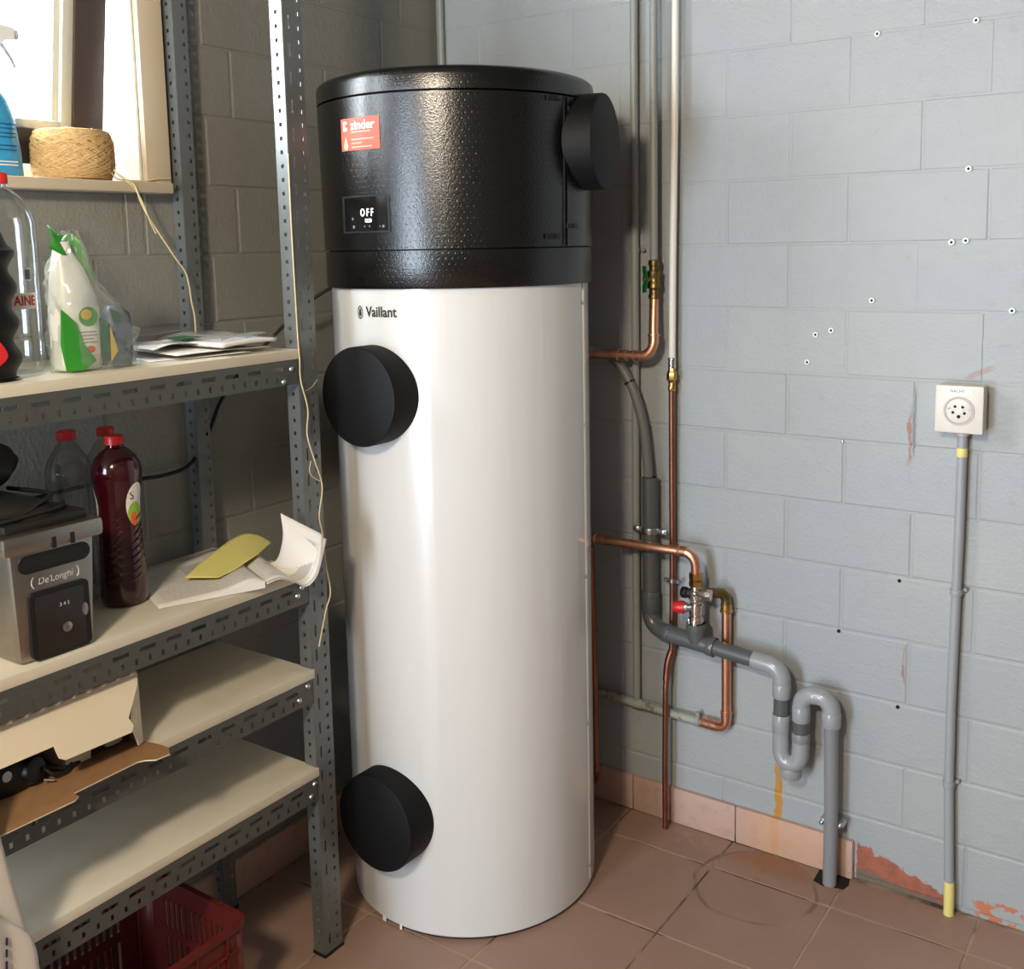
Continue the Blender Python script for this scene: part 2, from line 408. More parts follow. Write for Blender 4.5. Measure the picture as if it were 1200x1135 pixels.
    def build(s, name, mat, parent=None, smooth=True, local=False, sol=0., ang=40, subd=0, solo=-1.):
        me = bpy.data.meshes.new(name)
        o0 = ORI.get(parent.name, Vector((0, 0, 0))) if (parent is not None and not local) else Vector((0, 0, 0))
        me.from_pydata([Vector(p)-o0 for p in s.v], [], s.f)
        mats = mat if isinstance(mat, (list, tuple)) else [mat]
        for m in mats: me.materials.append(m)
        if len(mats) > 1: me.polygons.foreach_set('material_index', s.mi)
        if s.uvs:
            ul = me.uv_layers.new(name='UVMap')
            for l in me.loops: ul.data[l.index].uv = s.uvs.get(l.vertex_index, (0, 0))
        me.validate(); 
        bm = bmesh.new(); bm.from_mesh(me); bmesh.ops.recalc_face_normals(bm, faces=list(bm.faces)); bm.to_mesh(me); bm.free()
        if smooth:
            me.polygons.foreach_set('use_smooth', [True]*len(me.polygons)); me.set_sharp_from_angle(angle=math.radians(ang))
        o = bpy.data.objects.new(name, me); COL.objects.link(o)
        if parent is not None:
            o.parent = parent; ORI[o.name] = ORI.get(parent.name, Vector((0, 0, 0)))
        else: ORI[o.name] = Vector((0, 0, 0))
        if sol:
            md = o.modifiers.new('thickness', 'SOLIDIFY'); md.thickness = sol; md.offset = solo
        if subd:
            md = o.modifiers.new('smooth', 'SUBSURF'); md.levels = subd; md.render_levels = subd
        return o

def tag(o, label, cat, group=None):
    o['label'] = label; o['category'] = cat
    if group: o['group'] = group
    return o
def thing(name, label, cat, loc=(0, 0, 0), group=None):
    o = bpy.data.objects.new(name, None); COL.objects.link(o); o.location = loc; o.empty_display_size = .05
    ORI[o.name] = Vector(loc); tag(o, label, cat, group); return o
def structure(o): o['kind'] = 'structure'; return o
def spline(pts, n=8):
    """Catmull-Rom through pts"""
    P = [Vector(p) for p in pts]; P = [P[0]*2-P[1]]+P+[P[-1]*2-P[-2]]; out = []
    for i in range(1, len(P)-2):
        for k in range(n):
            t = k/n; a, b, c, d = P[i-1:i+3]
            out.append(.5*((2*b)+(c-a)*t+(2*a-5*b+4*c-d)*t*t+(3*b-a-3*c+d)*t**3))
    out.append(P[-2]); return out
def bend(a, c, b, r, n=8):
    """fillet at corner c between directions to a and b, radius r -> list of points"""
    a, c, b = Vector(a), Vector(c), Vector(b); d1 = (a-c).normalized(); d2 = (b-c).normalized()
    th = d1.angle(d2); L = r/math.tan(th/2); p0 = c+d1*L; bis = (d1+d2).normalized(); ce = c+bis*(r/math.sin(th/2))
    v0 = p0-ce; ax = d1.cross(d2).normalized(); tot = PI-th; out = []
    for k in range(n+1):
        q = Matrix.Rotation(-tot*k/n, 3, ax) @ v0; out.append(ce+q)
    if (out[-1]-(c+d2*L)).length > r*.2:
        out = [ce+(Matrix.Rotation(tot*k/n, 3, ax) @ v0) for k in range(n+1)]
    return out
def text_mb(txt, size, shear=0., bold=0.):
    cu = bpy.data.curves.new('txt', 'FONT'); cu.body = txt; cu.size = size; cu.align_x = 'CENTER'; cu.align_y = 'CENTER'; cu.shear = shear; cu.offset = bold; cu.resolution_u = 3
    to = bpy.data.objects.new('txt', cu); COL.objects.link(to)
    dg = bpy.context.evaluated_depsgraph_get(); me = to.evaluated_get(dg).to_mesh()
    mb = MB(); mb.v = [tuple(v.co) for v in me.vertices]
    for p in me.polygons: mb.face(p.vertices)
    to.evaluated_get(dg).to_mesh_clear(); bpy.data.objects.remove(to); bpy.data.curves.remove(cu); return mb
def copy_tree(o, parent=None):
    c = o.copy(); COL.objects.link(c); c.parent = parent
    for ch in list(o.children): copy_tree(ch, c)
    return c

# ================================================================== THE ROOM
CH, CZ = .15317, .16298          # block course height and first joint
RX, RY, RZ = 3.2, -4.4, 2.55
# --- floor
fl = structure(MB().box((-.15, RY-.15, -.12), (RX+.15, .15, -.0018)).build('floor', M['grout'], smooth=False))
TILE = {}
def tile_mesh(w, h):
    key = (round(w, 3), round(h, 3))
    if key not in TILE:
        mb = MB(); b = .0022
        lo = [(-w/2, -h/2, -.006), (w/2, -h/2, -.006), (w/2, h/2, -.006), (-w/2, h/2, -.006)]
        md = [(x, y, -.0014) for x, y, z in lo]
        hi = [(x-math.copysign(b, x), y-math.copysign(b, y), 0) for x, y, z in lo]
        mb.v = lo+md+hi
        for q in ((0, 1, 5, 4), (1, 2, 6, 5), (2, 3, 7, 6), (3, 0, 4, 7), (4, 5, 9, 8), (5, 6, 10, 9), (6, 7, 11, 10), (7, 4, 8, 11), (8, 9, 10, 11)): mb.face(q)
        o = mb.build('tile', M['tile'], smooth=False); me = o.data; bpy.data.objects.remove(o); TILE[key] = me
    return TILE[key]
xs = [.017]+[.017+.3*k for k in range(1, 11)]+[RX]
ys = [0]+[-.1444-.3*j for j in range(0, 15)]+[RY]
for i in range(len(xs)-1):
    for j in range(len(ys)-1):
        x0, x1 = xs[i]+.0022, xs[i+1]-.0022; y1, y0 = ys[j]-.0022, max(ys[j+1], RY)+.0022
        if x1-x0 < .03 or y1-y0 < .03: continue
        if j == 0: y1 = -.012
        # the tile by the drain is notched around the down pipe
        o = bpy.data.objects.new('floor_tile', tile_mesh(x1-x0, y1-y0)); COL.objects.link(o)
        o.parent = fl; o.location = ((x0+x1)/2, (y0+y1)/2, random.uniform(-.0006, .0004)); o.rotation_euler = (random.uniform(-.002, .002), random.uniform(-.002, .002), 0)
# dark broken-out hole in the tiles at the foot of the drain pipe
MB().poly([(1.148, -.012, .0005), (1.150, -.066, .0005), (1.175, -.074, .0005), (1.222, -.062, .0005), (1.228, -.040, .0005), (1.222, -.012, .0005)], (0, 0, .0012)).build('drain_hole', M['hole'], fl, smooth=False)

# --- walls of painted concrete blocks
def block_mesh(w, h, cache={}):
    key = (round(w, 3), round(h, 3))
    if key not in cache:
        mb = MB(); b = .003; d = .012
        for (ww, hh, y) in ((w/2, h/2, d), (w/2, h/2, .0016), (w/2-b, h/2-b, 0)):
            for sx, sz in ((-1, -1), (1, -1), (1, 1), (-1, 1)): mb.v.append((sx*ww, y, sz*hh))
        for a in (0, 4):
            for k in range(4): mb.face((a+k, a+(k+1) % 4, a+4+(k+1) % 4, a+4+k))
        mb.face((8, 9, 10, 11))
        o = mb.build('block', M['wall_r'], smooth=False); me = o.data; bpy.data.objects.remove(o); cache[key] = me
    return cache[key]
def lay(parent, along, length, joints, z0, z1, mat, hole=None):
    """lay blocks on a wall; along(u,z)->(location, rotz)"""
    k = -2
    while True:
        za, zb = CZ+k*CH, CZ+(k+1)*CH; par = k % 2; k += 1
        if za >= z1: break
        za, zb = max(za, z0), min(zb, z1)
        if zb-za < .02: continue
        u = joints[par]
        while u > 0: u -= .2975
        while u < length:
            a, b = max(u, 0), min(u+.2975, length); u += .2975
            rects = [(a, b, za, zb)]
            if hole and b > hole[0] and a < hole[1] and zb > hole[2] and za < hole[3]:
                rects = []
                if a < hole[0]-.01: rects.append((a, hole[0], za, zb))
                if b > hole[1]+.01: rects.append((hole[1], b, za, zb))
                aa, bb = max(a, hole[0]), min(b, hole[1])
                if za < hole[2]-.01: rects.append((aa, bb, za, hole[2]))
                if zb > hole[3]+.01: rects.append((aa, bb, hole[3], zb))
            for (ra, rb, rc, rd) in rects:
                gap = .0013 if (mat is M['wall_r'] and rc > 1.2) else .0026   # upper joints are filled with paint
                w, h = rb-ra-2*gap, rd-rc-2*gap
                if w < .015 or h < .01: continue
                me = block_mesh(w, h)
                if mat is not M['wall_r']:
                    nm = me.name+'_plain'
                    if nm in bpy.data.meshes: me = bpy.data.meshes[nm]
                    else: me = me.copy(); me.name = nm; me.materials[0] = mat
                o = bpy.data.objects.new('block', me); COL.objects.link(o); o.parent = parent
                loc, rz = along((ra+rb)/2, (rc+rd)/2)
                o.location = loc; o.rotation_euler = (random.uniform(-.004, .004), 0, rz+random.uniform(-.003, .003))
wr = structure(MB().box((-.15, .0018, 0), (RX+.15, .15, RZ)).build('wall_right', M['wall_r'], smooth=False))
lay(wr, lambda u, z: ((u, random.uniform(-.0004, .0004)+(.0010 if z > 1.25 else 0), z), 0), 2.4, (1.045, .887), 0, RZ, M['wall_r'])
# left wall with the window opening  (u = -y)
WY0, WY1, WZ0, WZ1 = 1.006, 2.0, 1.675, 2.42
mb = MB()
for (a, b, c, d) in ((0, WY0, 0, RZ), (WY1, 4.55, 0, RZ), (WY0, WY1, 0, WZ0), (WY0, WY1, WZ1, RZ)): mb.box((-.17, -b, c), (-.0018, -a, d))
wl = structure(mb.build('wall_left', M['wall_l_shaded'], smooth=False))
lay(wl, lambda u, z: ((random.uniform(-.0006, .0006), -u, z), PI/2), 2.4, (.834, .755), 0, RZ, M['wall_l_shaded'], (WY0, WY1, WZ0, WZ1))
# --- the rest of the shell, behind the camera
structure(MB().box((RX, RY-.15, 0), (RX+.15, .15, RZ)).build('wall_far', M['plaster'], smooth=False))
mb = MB()
for (a, b, c, d) in ((-.15, .05, 0, RZ), (.87, RX+.15, 0, RZ), (.05, .87, 2.1, RZ)): mb.box((a, RY-.15, c), (b, RY, d))
structure(mb.build('wall_back', M['plaster'], smooth=False))
structure(MB().box((-.17, RY-.15, RZ), (RX+.15, .15, RZ+.12)).build('ceiling', M['ceil'], smooth=False))
dr = structure(MB().box((.01, RY-.02, 0), (.07, RY+.03, 2.14), .004).box((.85, RY-.02, 0), (.91, RY+.03, 2.14), .004).box((.07, RY-.02, 2.08), (.85, RY+.03, 2.14), .004).build('door_1', M['wood_door']))

# --- skirting tiles
def skirting(name, pieces, fn):
    mb = MB(); a, b = pieces[0][0], pieces[-1][1]
    p0, p1 = fn(a, .0005), fn(b, .006); mb.box((p0[0], p0[1], .0), (p1[0], p1[1], .094))
    base = structure(mb.build(name, M['grout'], smooth=False))
    for (a, b) in pieces:
        q0, q1 = fn(a+.0018, .0005), fn(b-.0018, .0125)
        o = MB().box((q0[0], q0[1], .001), (q1[0], q1[1], .098), .0015).build('skirting_tile', M['skirt'], base)
skirting('baseboard_right', [(.012, .324), (.324, .624), (.624, .924), (.924, 1.229)], lambda u, d: (u, -d))
skirting('baseboard_left', [(.012, .31), (.31, .61), (.61, .91), (.91, 1.21), (1.21, 1.51), (1.51, 1.81), (1.81, 2.11)], lambda u, d: (d, -u))

# --- window: sill, casing, reveal, tilted dark sash with glass
win = structure(MB().box((-.17, -2.06, 1.673), (.045, -.962, 1.695), .003).build('window_1', M['casing']))
MB().box((0., -1.004, 1.6955), (.016, -.944, 2.50), .002).build('casing', M['casing'], win)
MB().box((0., -2.062, 1.6955), (.016, -2.002, 2.50), .002).build('casing', M['casing'], win)
MB().box((0., -2.002, 2.42), (.016, -1.004, 2.50), .002).build('casing', M['casing'], win)
MB().box((-.172, -1.010, 1.696), (-.0005, -1.0045, 2.42)).build('reveal', M['reveal'], win, smooth=False)
MB().box((-.172, -2.001, 1.696), (-.0005, -1.9955, 2.42)).build('reveal', M['reveal'], win, smooth=False)
MB().box((-.172, -1.9955, 2.414), (-.0005, -1.010, 2.4195)).build('reveal', M['reveal'], win, smooth=False)
fr = MB().box((-.168, -1.045, 1.696), (-.125, -1.0105, 2.413), .002).box((-.168, -1.995, 1.696), (-.125, -1.955, 2.413), .002).box((-.168, -1.955, 1.696), (-.125, -1.045, 1.73), .002).box((-.168, -1.955, 2.375), (-.125, -1.045, 2.413), .002)
fr.build('frame', M['reveal'], win)
tilt = Matrix.Translation((-.118, 0, 1.735)) @ Matrix.Rotation(math.radians(9), 4, 'Y')
sb = MB().box((0, -1.118, 0), (.045, -1.048, .63), .004).box((0, -1.95, 0), (.045, -1.88, .63), .004).box((0, -1.88, 0), (.045, -1.118, .07), .004).box((0, -1.88, .56), (.045, -1.118, .63), .004).map(lambda p: tilt @ p)
sash = sb.build('sash', M['sash'], win)
gk = MB().box((.008, -1.142, .07), (.04, -1.118, .56), .002).box((.012, -1.156, .07), (.030, -1.142, .56), .002).box((.008, -1.88, .07), (.04, -1.862, .56), .002).box((.008, -1.862, .07), (.04, -1.142, .088), .002).map(lambda p: tilt @ p)
gk.build('glazing_bead', M['gasket'], sash)
MB().box((.016, -1.87, .075), (.022, -1.15, .555)).map(lambda p: tilt @ p).build('pane', M['glass'], sash, smooth=False)

# --- ceiling lamp behind and above the photographer
LX, LY, LZ = 1.42, -3.0, 2.36
lamp = thing('ceiling_lamp', 'lit round lamp under the ceiling behind the photographer', 'lamp', (LX, LY, RZ))
MB().lathe([(.06, 0), (.06, -.02), (.03, -.05), (.012, -.06), (.012, -.09), (.028, -.10), (.028, -.13)], 32, (LX, LY, RZ)).build('lamp_holder', M['white_plastic'], lamp)
pl = bpy.data.lights.new('lamp_light', 'POINT'); pl.energy = 140; pl.color = (1.0, .86, .67); pl.shadow_soft_size = .13
plo = bpy.data.objects.new('lamp_light', pl); COL.objects.link(plo); plo.location = (LX, LY, LZ-.06)

# ================================================================== THE WATER HEATER
TX, TY = .411, -.450
hw = thing('water_heater', 'tall white cylindrical heat pump water heater with a black plastic hood', 'water heater', (TX, TY, 0))
def cyl(R, az, z): a = math.radians(az); return Vector((TX+R*math.cos(a), TY+R*math.sin(a), z))
MB().lathe([(.285, 0), (.292, .001), (.292, .008), (.285, .010)], 96, (TX, TY, 0)).build('base_ring', M['seam'], hw)
MB().lathe([(.280, .007), (.296, .007), (.2995, .011), (.2995, 1.472), (.29, 1.474)], 128, (TX, TY, 0)).build('tank_shell', M['shell'], hw)
# folded sheet seam on the right hand side of the shell and a rivet column
MB().box((-.0018, -.012, .02), (.0018, .012, 1.466), .001).map(lambda p: cyl(.3003+p.x, 16+math.degrees(p.y/.3), p.z)).build('shell_seam', M['shell'], hw)
for z in (.06, .42, .78, 1.14, 1.42): MB().lathe([(.004, 0), (.004, .002), (.002, .0035)], 12, cyl(.3, 13.2, z), cyl(1, 13.2, 0)-cyl(0, 13.2, 0)).build('rivet', M['zinc'], hw)
# hood: collar, body, lid separated by real gaps
MB().lathe([(.296, 1.464), (.306, 1.464), (.309, 1.468), (.3095, 1.5432), (.300, 1.5438)], 128, (TX, TY, 0)).build('hood_collar', M['hood'], hw)
MB().lathe([(.300, 1.546), (.3105, 1.5464), (.3125, 1.66), (.3160, 1.862), (.305, 1.8635)], 128, (TX, TY, 0)).build('hood_body', M['hood'], hw)
MB().lathe([(.300, 1.8655), (.3162, 1.8665), (.3170, 1.896), (.3150, 1.904), (.307, 1.911), (.29, 1.9165), (.15, 1.920), (.001, 1.921)], 128, (TX, TY, 0)).build('hood_lid', M['hood'], hw)
MB().lathe([(.2995, 1.50), (.2995, 1.90)], 96, (TX, TY, 0)).build('hood_core', M['seam'], hw)
# vertical service strip, slightly proud, with clips
def arcbox(R0, R1, a0, a1, z0, z1, n=6, taper=0.):
    mb = MB(); lo = []
    for k in range(n+1):
        a = a0+(a1-a0)*k/n
        for R in (R0, R1):
            for z in (z0, z1): mb.v.append(tuple(cyl(R+(taper if z == z1 else 0), a, z)))
    for k in range(n):
        b = 4*k
        for q in ((2, 6, 7, 3), (0, 1, 5, 4), (0, 4, 6, 2), (1, 3, 7, 5)): mb.face([b+i for i in q])
    mb.face((0, 2, 3, 1)); b = 4*n; mb.face((b, b+1, b+3, b+2)); return mb
arcbox(.306, .3155, -4.8, 7.5, 1.548, 1.861, 8, .0045).build('service_strip', M['hood'], hw)
arcbox(.306, .3140, -6.2, -5.6, 1.548, 1.861, 2, .0040).build('strip_gap', M['seam'], hw)
for (az, z) in ((-12.2, 1.855), (-1.0, 1.836), (-13.0, 1.568), (-1.6, 1.590)):
    c = thing; cl = arcbox(.300, .3180+(z-1.55)*.014, az-3.4, az+3.4, z-.005, z+.005, 3).build('clip', M['seam'], hw)
    arcbox(.314+(z-1.55)*.010, .3205+(z-1.55)*.014, az+.8, az+2.6, z-.003, z+.004, 2).build('clip_tongue', M['black'], cl)
# air duct spigot on the right and the two inspection covers on the front
dv = (cyl(1, 12, 0)-cyl(0, 12, 0))
MB().lathe([(.104, .27), (.104, .357), (.1025, .3605), (.099, .362), (.001, .362)], 64, (TX, TY, 1.772), dv).build('air_duct_cover', M['cap'], hw)
for az, z, R in ((-91.5, 1.238, .107), (-91.5, .279, .110)):
    d = cyl(1, az, 0)-cyl(0, az, 0)
    MB().lathe([(R, .24), (R, .350), (R-.0015, .3535), (R-.005, .355), (.001, .355)], 72, (TX, TY, z), d).build('inspection_cover', M['cap'], hw)
# display
def wrap(R, az0, zc, sc=1.): return lambda p: cyl(R+p.z, az0+math.degrees(p.x/R), zc+p.y)
def slopeR(z): return .3125+(z-1.66)*.0173
arcbox(.300, slopeR(1.62)+.0018, -104.4, -79.2, 1.582, 1.660, 8).build('display_frame', M['seam'], hw)
disp = arcbox(.305, slopeR(1.62)+.0026, -102.6, -80.2, 1.586, 1.656, 8).build('display', M['screen'], hw)
RD = slopeR(1.62)+.0034
text_mb('O F F', .0225).map(lambda p: Vector((p.x*.70, p.y, p.z))).map(wrap(RD, -89.8, 1.6235)).build('display_text', M['glow'], disp, smooth=False)
text_mb('12:30', .0110).map(lambda p: Vector((p.x*.78, p.y, p.z))).map(wrap(RD, -89.2, 1.6070)).build('display_text', M['glow'], disp, smooth=False)
for (a, z, w) in ((-97.5, 1.612, .006), (-97.0, 1.595, .007), (-91.0, 1.5955, .004), (-88.5, 1.5955, .004), (-83.5, 1.595, .003), (-82.0, 1.595, .006)):
    MB().lathe([(w*.5, 0), (w*.5, .0002), (w*.3, .0002)], 14, cyl(RD, a, z), cyl(1, a, 0)-cyl(0, a, 0)).build('display_icon', M['glowdim'], disp, smooth=False)
# sticker with its print
RS = slopeR(1.787)+.0006
stk = arcbox(RS-.004, RS+.0006, -102.4, -82.2, 1.7535, 1.8195, 8, .0006).build('sticker', M['sticker'], hw)
RS += .0023
text_mb('zinder', .0255, bold=.0007).map(lambda p: Vector((p.x*1.04, p.y, p.z))).map(wrap(RS, -90.2, 1.8035)).build('sticker_text', M['print_white'], stk, smooth=False)
ic = MB(); ic.poly([(-.007, -.010, 0), (.007, -.010, 0), (.007, .006, 0), (.003, .010, 0), (-.007, .010, 0)], (0, 0, .0002)); ic.map(wrap(RS, -99.4, 1.8035)).build('sticker_icon', M['print_white'], stk, smooth=False)
MB().lathe([(.0045, 0), (.0045, .0003), (.001, .0003)], 16, cyl(RS+.0003, -98.8, 1.8045), cyl(1, -98.8, 0)-cyl(0, 0, 0)+Vector((0, 0, 0))).build('sticker_icon', M['sticker'], stk, smooth=False)
dp = [(.0, .014), (.004, .006), (.0072, -.002), (.0074, -.008), (.004, -.0125), (-.004, -.0125), (-.0074, -.008), (-.0072, -.002), (-.004, .006)]
MB().poly([(x, y*1.05, 0) for x, y in dp], (0, 0, .0002)).map(wrap(RS-.0004, -99.3, 1.768)).build('sticker_drop', M['sticker_lt'], stk, smooth=False)
for (z, a0, a1) in ((1.7905, -96, -86), (1.7755, -96, -84.6), (1.7675, -96, -90.5), (1.7595, -96, -85.5)):
    arcbox(RS-.0006, RS+.0001, a0, a1, z-.0013, z+.0013, 5).build('sticker_line', M['sticker_lt'], stk, smooth=False)
# maker's name and hare emblem on the white shell
lg = text_mb('Vaillant', .0310, bold=.0006).map(lambda p: Vector((p.x*.90, p.y, p.z))).map(wrap(.3008, -87.0, 1.4145))
lg.build('maker_name', M['print_black'], hw, smooth=False)
em = MB()
for k in range(28):
    a0, a1 = 2*PI*k/28, 2*PI*(k+1)/28
    for r0, r1 in ((.82, 1.0),):
        b = len(em.v)
        for (a, r) in ((a0, r0), (a1, r0), (a1, r1), (a0, r1)): em.v.append((.0078*r*math.cos(a), .0128*r*math.sin(a), 0))
        em.face((b, b+1, b+2, b+3))
em.poly([(-.0025, -.007, 0), (.0025, -.007, 0), (.0035, -.001, 0), (.0022, .003, 0), (.0042, .0085, 0), (.0018, .0075, 0), (0, .004, 0), (-.0018, .0075, 0), (-.0042, .0085, 0), (-.0022, .003, 0), (-.0035, -.001, 0)], (0, 0, .0002))
em.map(lambda p: p*1.1).map(wrap(.3008, -98.6, 1.4135)).build('emblem', M['print_black'], hw, smooth=False)
# little torn scraps of protective film at the foot of the shell
for az, w in ((-98, .012), (-88, .006)):
    arcbox(.2995, .3008, az-math.degrees(w/.3)/2, az+math.degrees(w/.3)/2, .001, .013, 2).build('film_scrap', M['white_plastic'], hw)

# ================================================================== PIPEWORK ON THE RIGHT WALL
def cuff(mb, p, d, r, L, n=18, lip=.0016, mi=0):
    """press-fit socket: collar with a rolled bead"""
    mb.lathe([(r, -L/2), (r+.0012, -L/2), (r+.0012, L*.18), (r+.0012+lip, L*.24), (r+.0012+lip, L*.46), (r+.0008, L*.5), (r, L*.5)], n, p, d, mi)
    return mb
# pipe A: grey painted vertical with the horizontal run at the bottom
pa = thing('painted_pipe', 'grey painted water pipe nearest the heater, joining a horizontal run near the floor', 'pipe', (.643, -.02, .315))
MB().tube([(.645, -.02, RZ-.002), (.643, -.02, 1.2), (.642, -.0215, .3155)], .0102).build('pipe', M['pipe_grey'], pa)
MB().tube([(.44, -.022, .322), (.56, -.022, .3185), (.70, -.022, .3140), (.832, -.022, .3100)], .0112).build('branch_pipe', M['pipe_chip'], pa)
MB().lathe([(.0125, -.018), (.0135, -.014), (.0135, .014), (.0125, .018)], 18, (.642, -.022, .3160), (1, 0, -.03)).build('tee', M['pipe_chip'], pa)
for (x, z) in ((.822, .3115),):
    sd = MB().lathe([(.0145, -.007), (.0145, .007)], 18, (x, -.022, z), (1, 0, 0)).build('pipe_clip', M['pipe_grey'], pa)
    MB().lathe([(.006, -.02), (.006, .0), (.004, .002)], 12, (x, -.022, z+.022), (0, 0, 1)).build('clip_screw', M['pipe_grey'], sd)
sd = MB().lathe([(.0125, -.006), (.0125, .006)], 18, (.6435, -.02, 1.533), (0, 0, 1)).build('pipe_clip', M['pipe_grey'], pa)
MB().lathe([(.006, 0), (.006, .004), (.004, .006)], 12, (.664, -.012, 1.534), (0, -1, 0)).build('clip_screw', M['pipe_grey'], sd)
# pipe B: grey painted pipe down to the green shut-off valve
pb = thing('painted_pipe', 'grey painted pipe ending above the green handled valve', 'pipe', (.711, -.045, 1.51))
MB().tube([(.713, -.045, RZ-.002), (.711, -.045, 1.505)], .0102).build('pipe', M['pipe_grey'], pb)
va = thing('shutoff_valve', 'dull brass shut-off valve with a green butterfly handle', 'valve', (.711, -.045, 1.41))
V = (.7115, -.045, 0)
MB().lathe([(.0125, 1.508), (.0145, 1.506), (.0145, 1.495), (.0125, 1.493), (.0125, 1.482), (.0175, 1.480), (.0175, 1.470), (.0155, 1.466), (.0160, 1.452), (.0175, 1.450), (.0175, 1.438), (.0125, 1.434), (.0125, 1.424), (.0145, 1.421), (.0145, 1.412), (.0120, 1.410)], 24, V).build('valve_body', M['brass_dark'], va)
hd = (-.55, -.83, 0)
st = MB().lathe([(.007, 0), (.007, .026), (.004, .030)], 16, (.7115, -.045, 1.460), hd).build('valve_stem', M['brass'], va)
hh = MB()
wing = [(-.006, -.032), (.006, -.034), (.0085, -.018), (.006, -.008), (.011, 0), (.006, .008), (.0085, .018), (.006, .034), (-.006, .032), (-.008, .015), (-.010, 0), (-.008, -.015)]
hh.poly([(x, 0, z) for x, z in wing], (0, .005, 0)); hdv = Vector(hd).normalized(); side = Vector((hdv.y, -hdv.x, 0))
hh.map(lambda p: Vector((.7115, -.045, 1.460))+hdv*(.022+p.y+.10*abs(p.z))+side*p.x+Vector((0, 0, p.z))).build('handle', M['green'], va)
# hot outlet
ho = thing('copper_pipe', 'short bright copper pipe from the green valve to the heater top', 'pipe', (.714, -.05, 1.272))
pts = [(.7115, -.045, 1.412), (.718, -.062, 1.335)]+bend((.718, -.062, 1.36), (.7255, -.075, 1.268), (.60, -.079, 1.268), .036)+[(.62, -.079, 1.268)]+bend((.60, -.079, 1.268), (.41, -.083, 1.268), (.41, -.2, 1.268), .03)+[(.41, -.149, 1.268)]
MB().tube(pts, .0120, 18).build('pipe', M['copper'], ho)
for (p, d) in (((.7205, -.0665, 1.312), (-.07, .15, 1)), ((.678, -.077, 1.268), (-1, 0, 0)), ((.616, -.079, 1.268), (1, 0, 0)), ((.640, -.078, 1.268), (1, 0, 0))):
    cuff(MB(), p, d, .0120, .024).build('press_cuff', M['copper'], ho)
# white pipe and the thin copper pipe below it
wp = tag(MB().tube([(.767, -.03, RZ-.002), (.7625, -.03, 1.9), (.756, -.03, 1.50), (.7535, -.03, 1.238)], .0088, 16).build('white_pipe', M['white_pipe']), 'white plastic pipe running down the wall from the ceiling', 'pipe')
tc = thing('copper_pipe', 'long thin tarnished copper pipe under the white pipe, down to the floor', 'pipe', (.742, -.048, 0))
MB().tube(spline([(.7525, -.03, 1.19), (.7515, -.027, .95), (.751, -.024, .70), (.750, -.024, .55), (.749, -.026, .492), (.742, -.034, .455), (.741, -.042, .405), (.741, -.0455, .36), (.740, -.047, .15), (.741, -.048, -.002)], 6), .0080, 14).build('pipe', M['copper_old'], tc)
MB().tube(spline([(.749, -.026, .488), (.742, -.034, .455), (.741, -.0415, .41)], 5), .0098, 14).build('solder_joint', M['copper_old'], tc)
MB().lathe([(.0078, 1.176), (.0105, 1.178), (.0105, 1.190), (.0088, 1.193), (.0098, 1.200), (.0115, 1.204), (.0140, 1.206), (.0140, 1.222), (.0120, 1.226), (.0100, 1.230), (.0100, 1.240), (.0092, 1.250), (.0088, 1.252)], 8, (.7528, -.03, 0)).build('brass_coupling', M['brass'], tc)
MB().lathe([(.0105, 1.236), (.0105, 1.240), (.0095, 1.241), (.0095, 1.244), (.0105, 1.245), (.0105, 1.249), (.0095, 1.250), (.0095, 1.254), (.0105, 1.255), (.0105, 1.260), (.009, 1.262)], 18, (.7532, -.03, 0)).build('crimp_sleeve', M['chrome'], tc)
MB().tube([(.738, -.028, 1.2135), (.746, -.03, 1.2145)], .0022, 8).build('bleed_screw', M['brass'], tc)
cl = MB().lathe([(.0105, -.005), (.0105, .005)], 18, (.751, -.024, .678), (0, 0, 1)).build('pipe_clip', M['zinc'], tc)
for dx in (-.018, .018): MB().lathe([(.0065, 0), (.0065, .006), (.004, .009)], 8, (.751+dx, -.022, .678), (0, -1, 0)).build('clip_screw', M['zinc'], cl)
# pipe clinging to the right flank of the heater
tp = thing('copper_pipe', 'thin copper pipe dropping straight down beside the heater flank', 'pipe', (.556, -.1, .1))
MB().tube([(.5515, -.1, .76), (.5575, -.1, .40), (.560, -.1, .10)], .0074, 14).build('pipe', M['copper_old'], tp)
MB().lathe([(.0074, -.012), (.0095, -.010), (.0095, .002), (.011, .004), (.011, .010), (.0075, .012)], 16, (.560, -.1, .118), (0, 0, 1)).build('end_cap', M['copper_old'], tp)
# cold inlet: copper from the heater to the safety group
ci = thing('copper_pipe', 'bright copper pipe from the heater bending down into the safety valve', 'pipe', (.84, -.075, .72))
pts = [(.41, -.149, .776)]+bend((.41, -.17, .776), (.41, -.087, .776), (.8, -.078, .779), .03)+[(.70, -.0845, .778)]+bend((.75, -.0835, .778), (.8405, -.077, .779), (.8405, -.072, .70), .034)+[(.8405, -.0735, .722)]
MB().tube(pts, .0122, 18).build('pipe', M['copper'], ci)
for (p, d) in (((.566, -.086, .7775), (-1, 0, 0)), ((.804, -.079, .7785), (-1, 0, 0))): cuff(MB(), p, d, .0122, .026).build('press_cuff', M['copper'], ci)
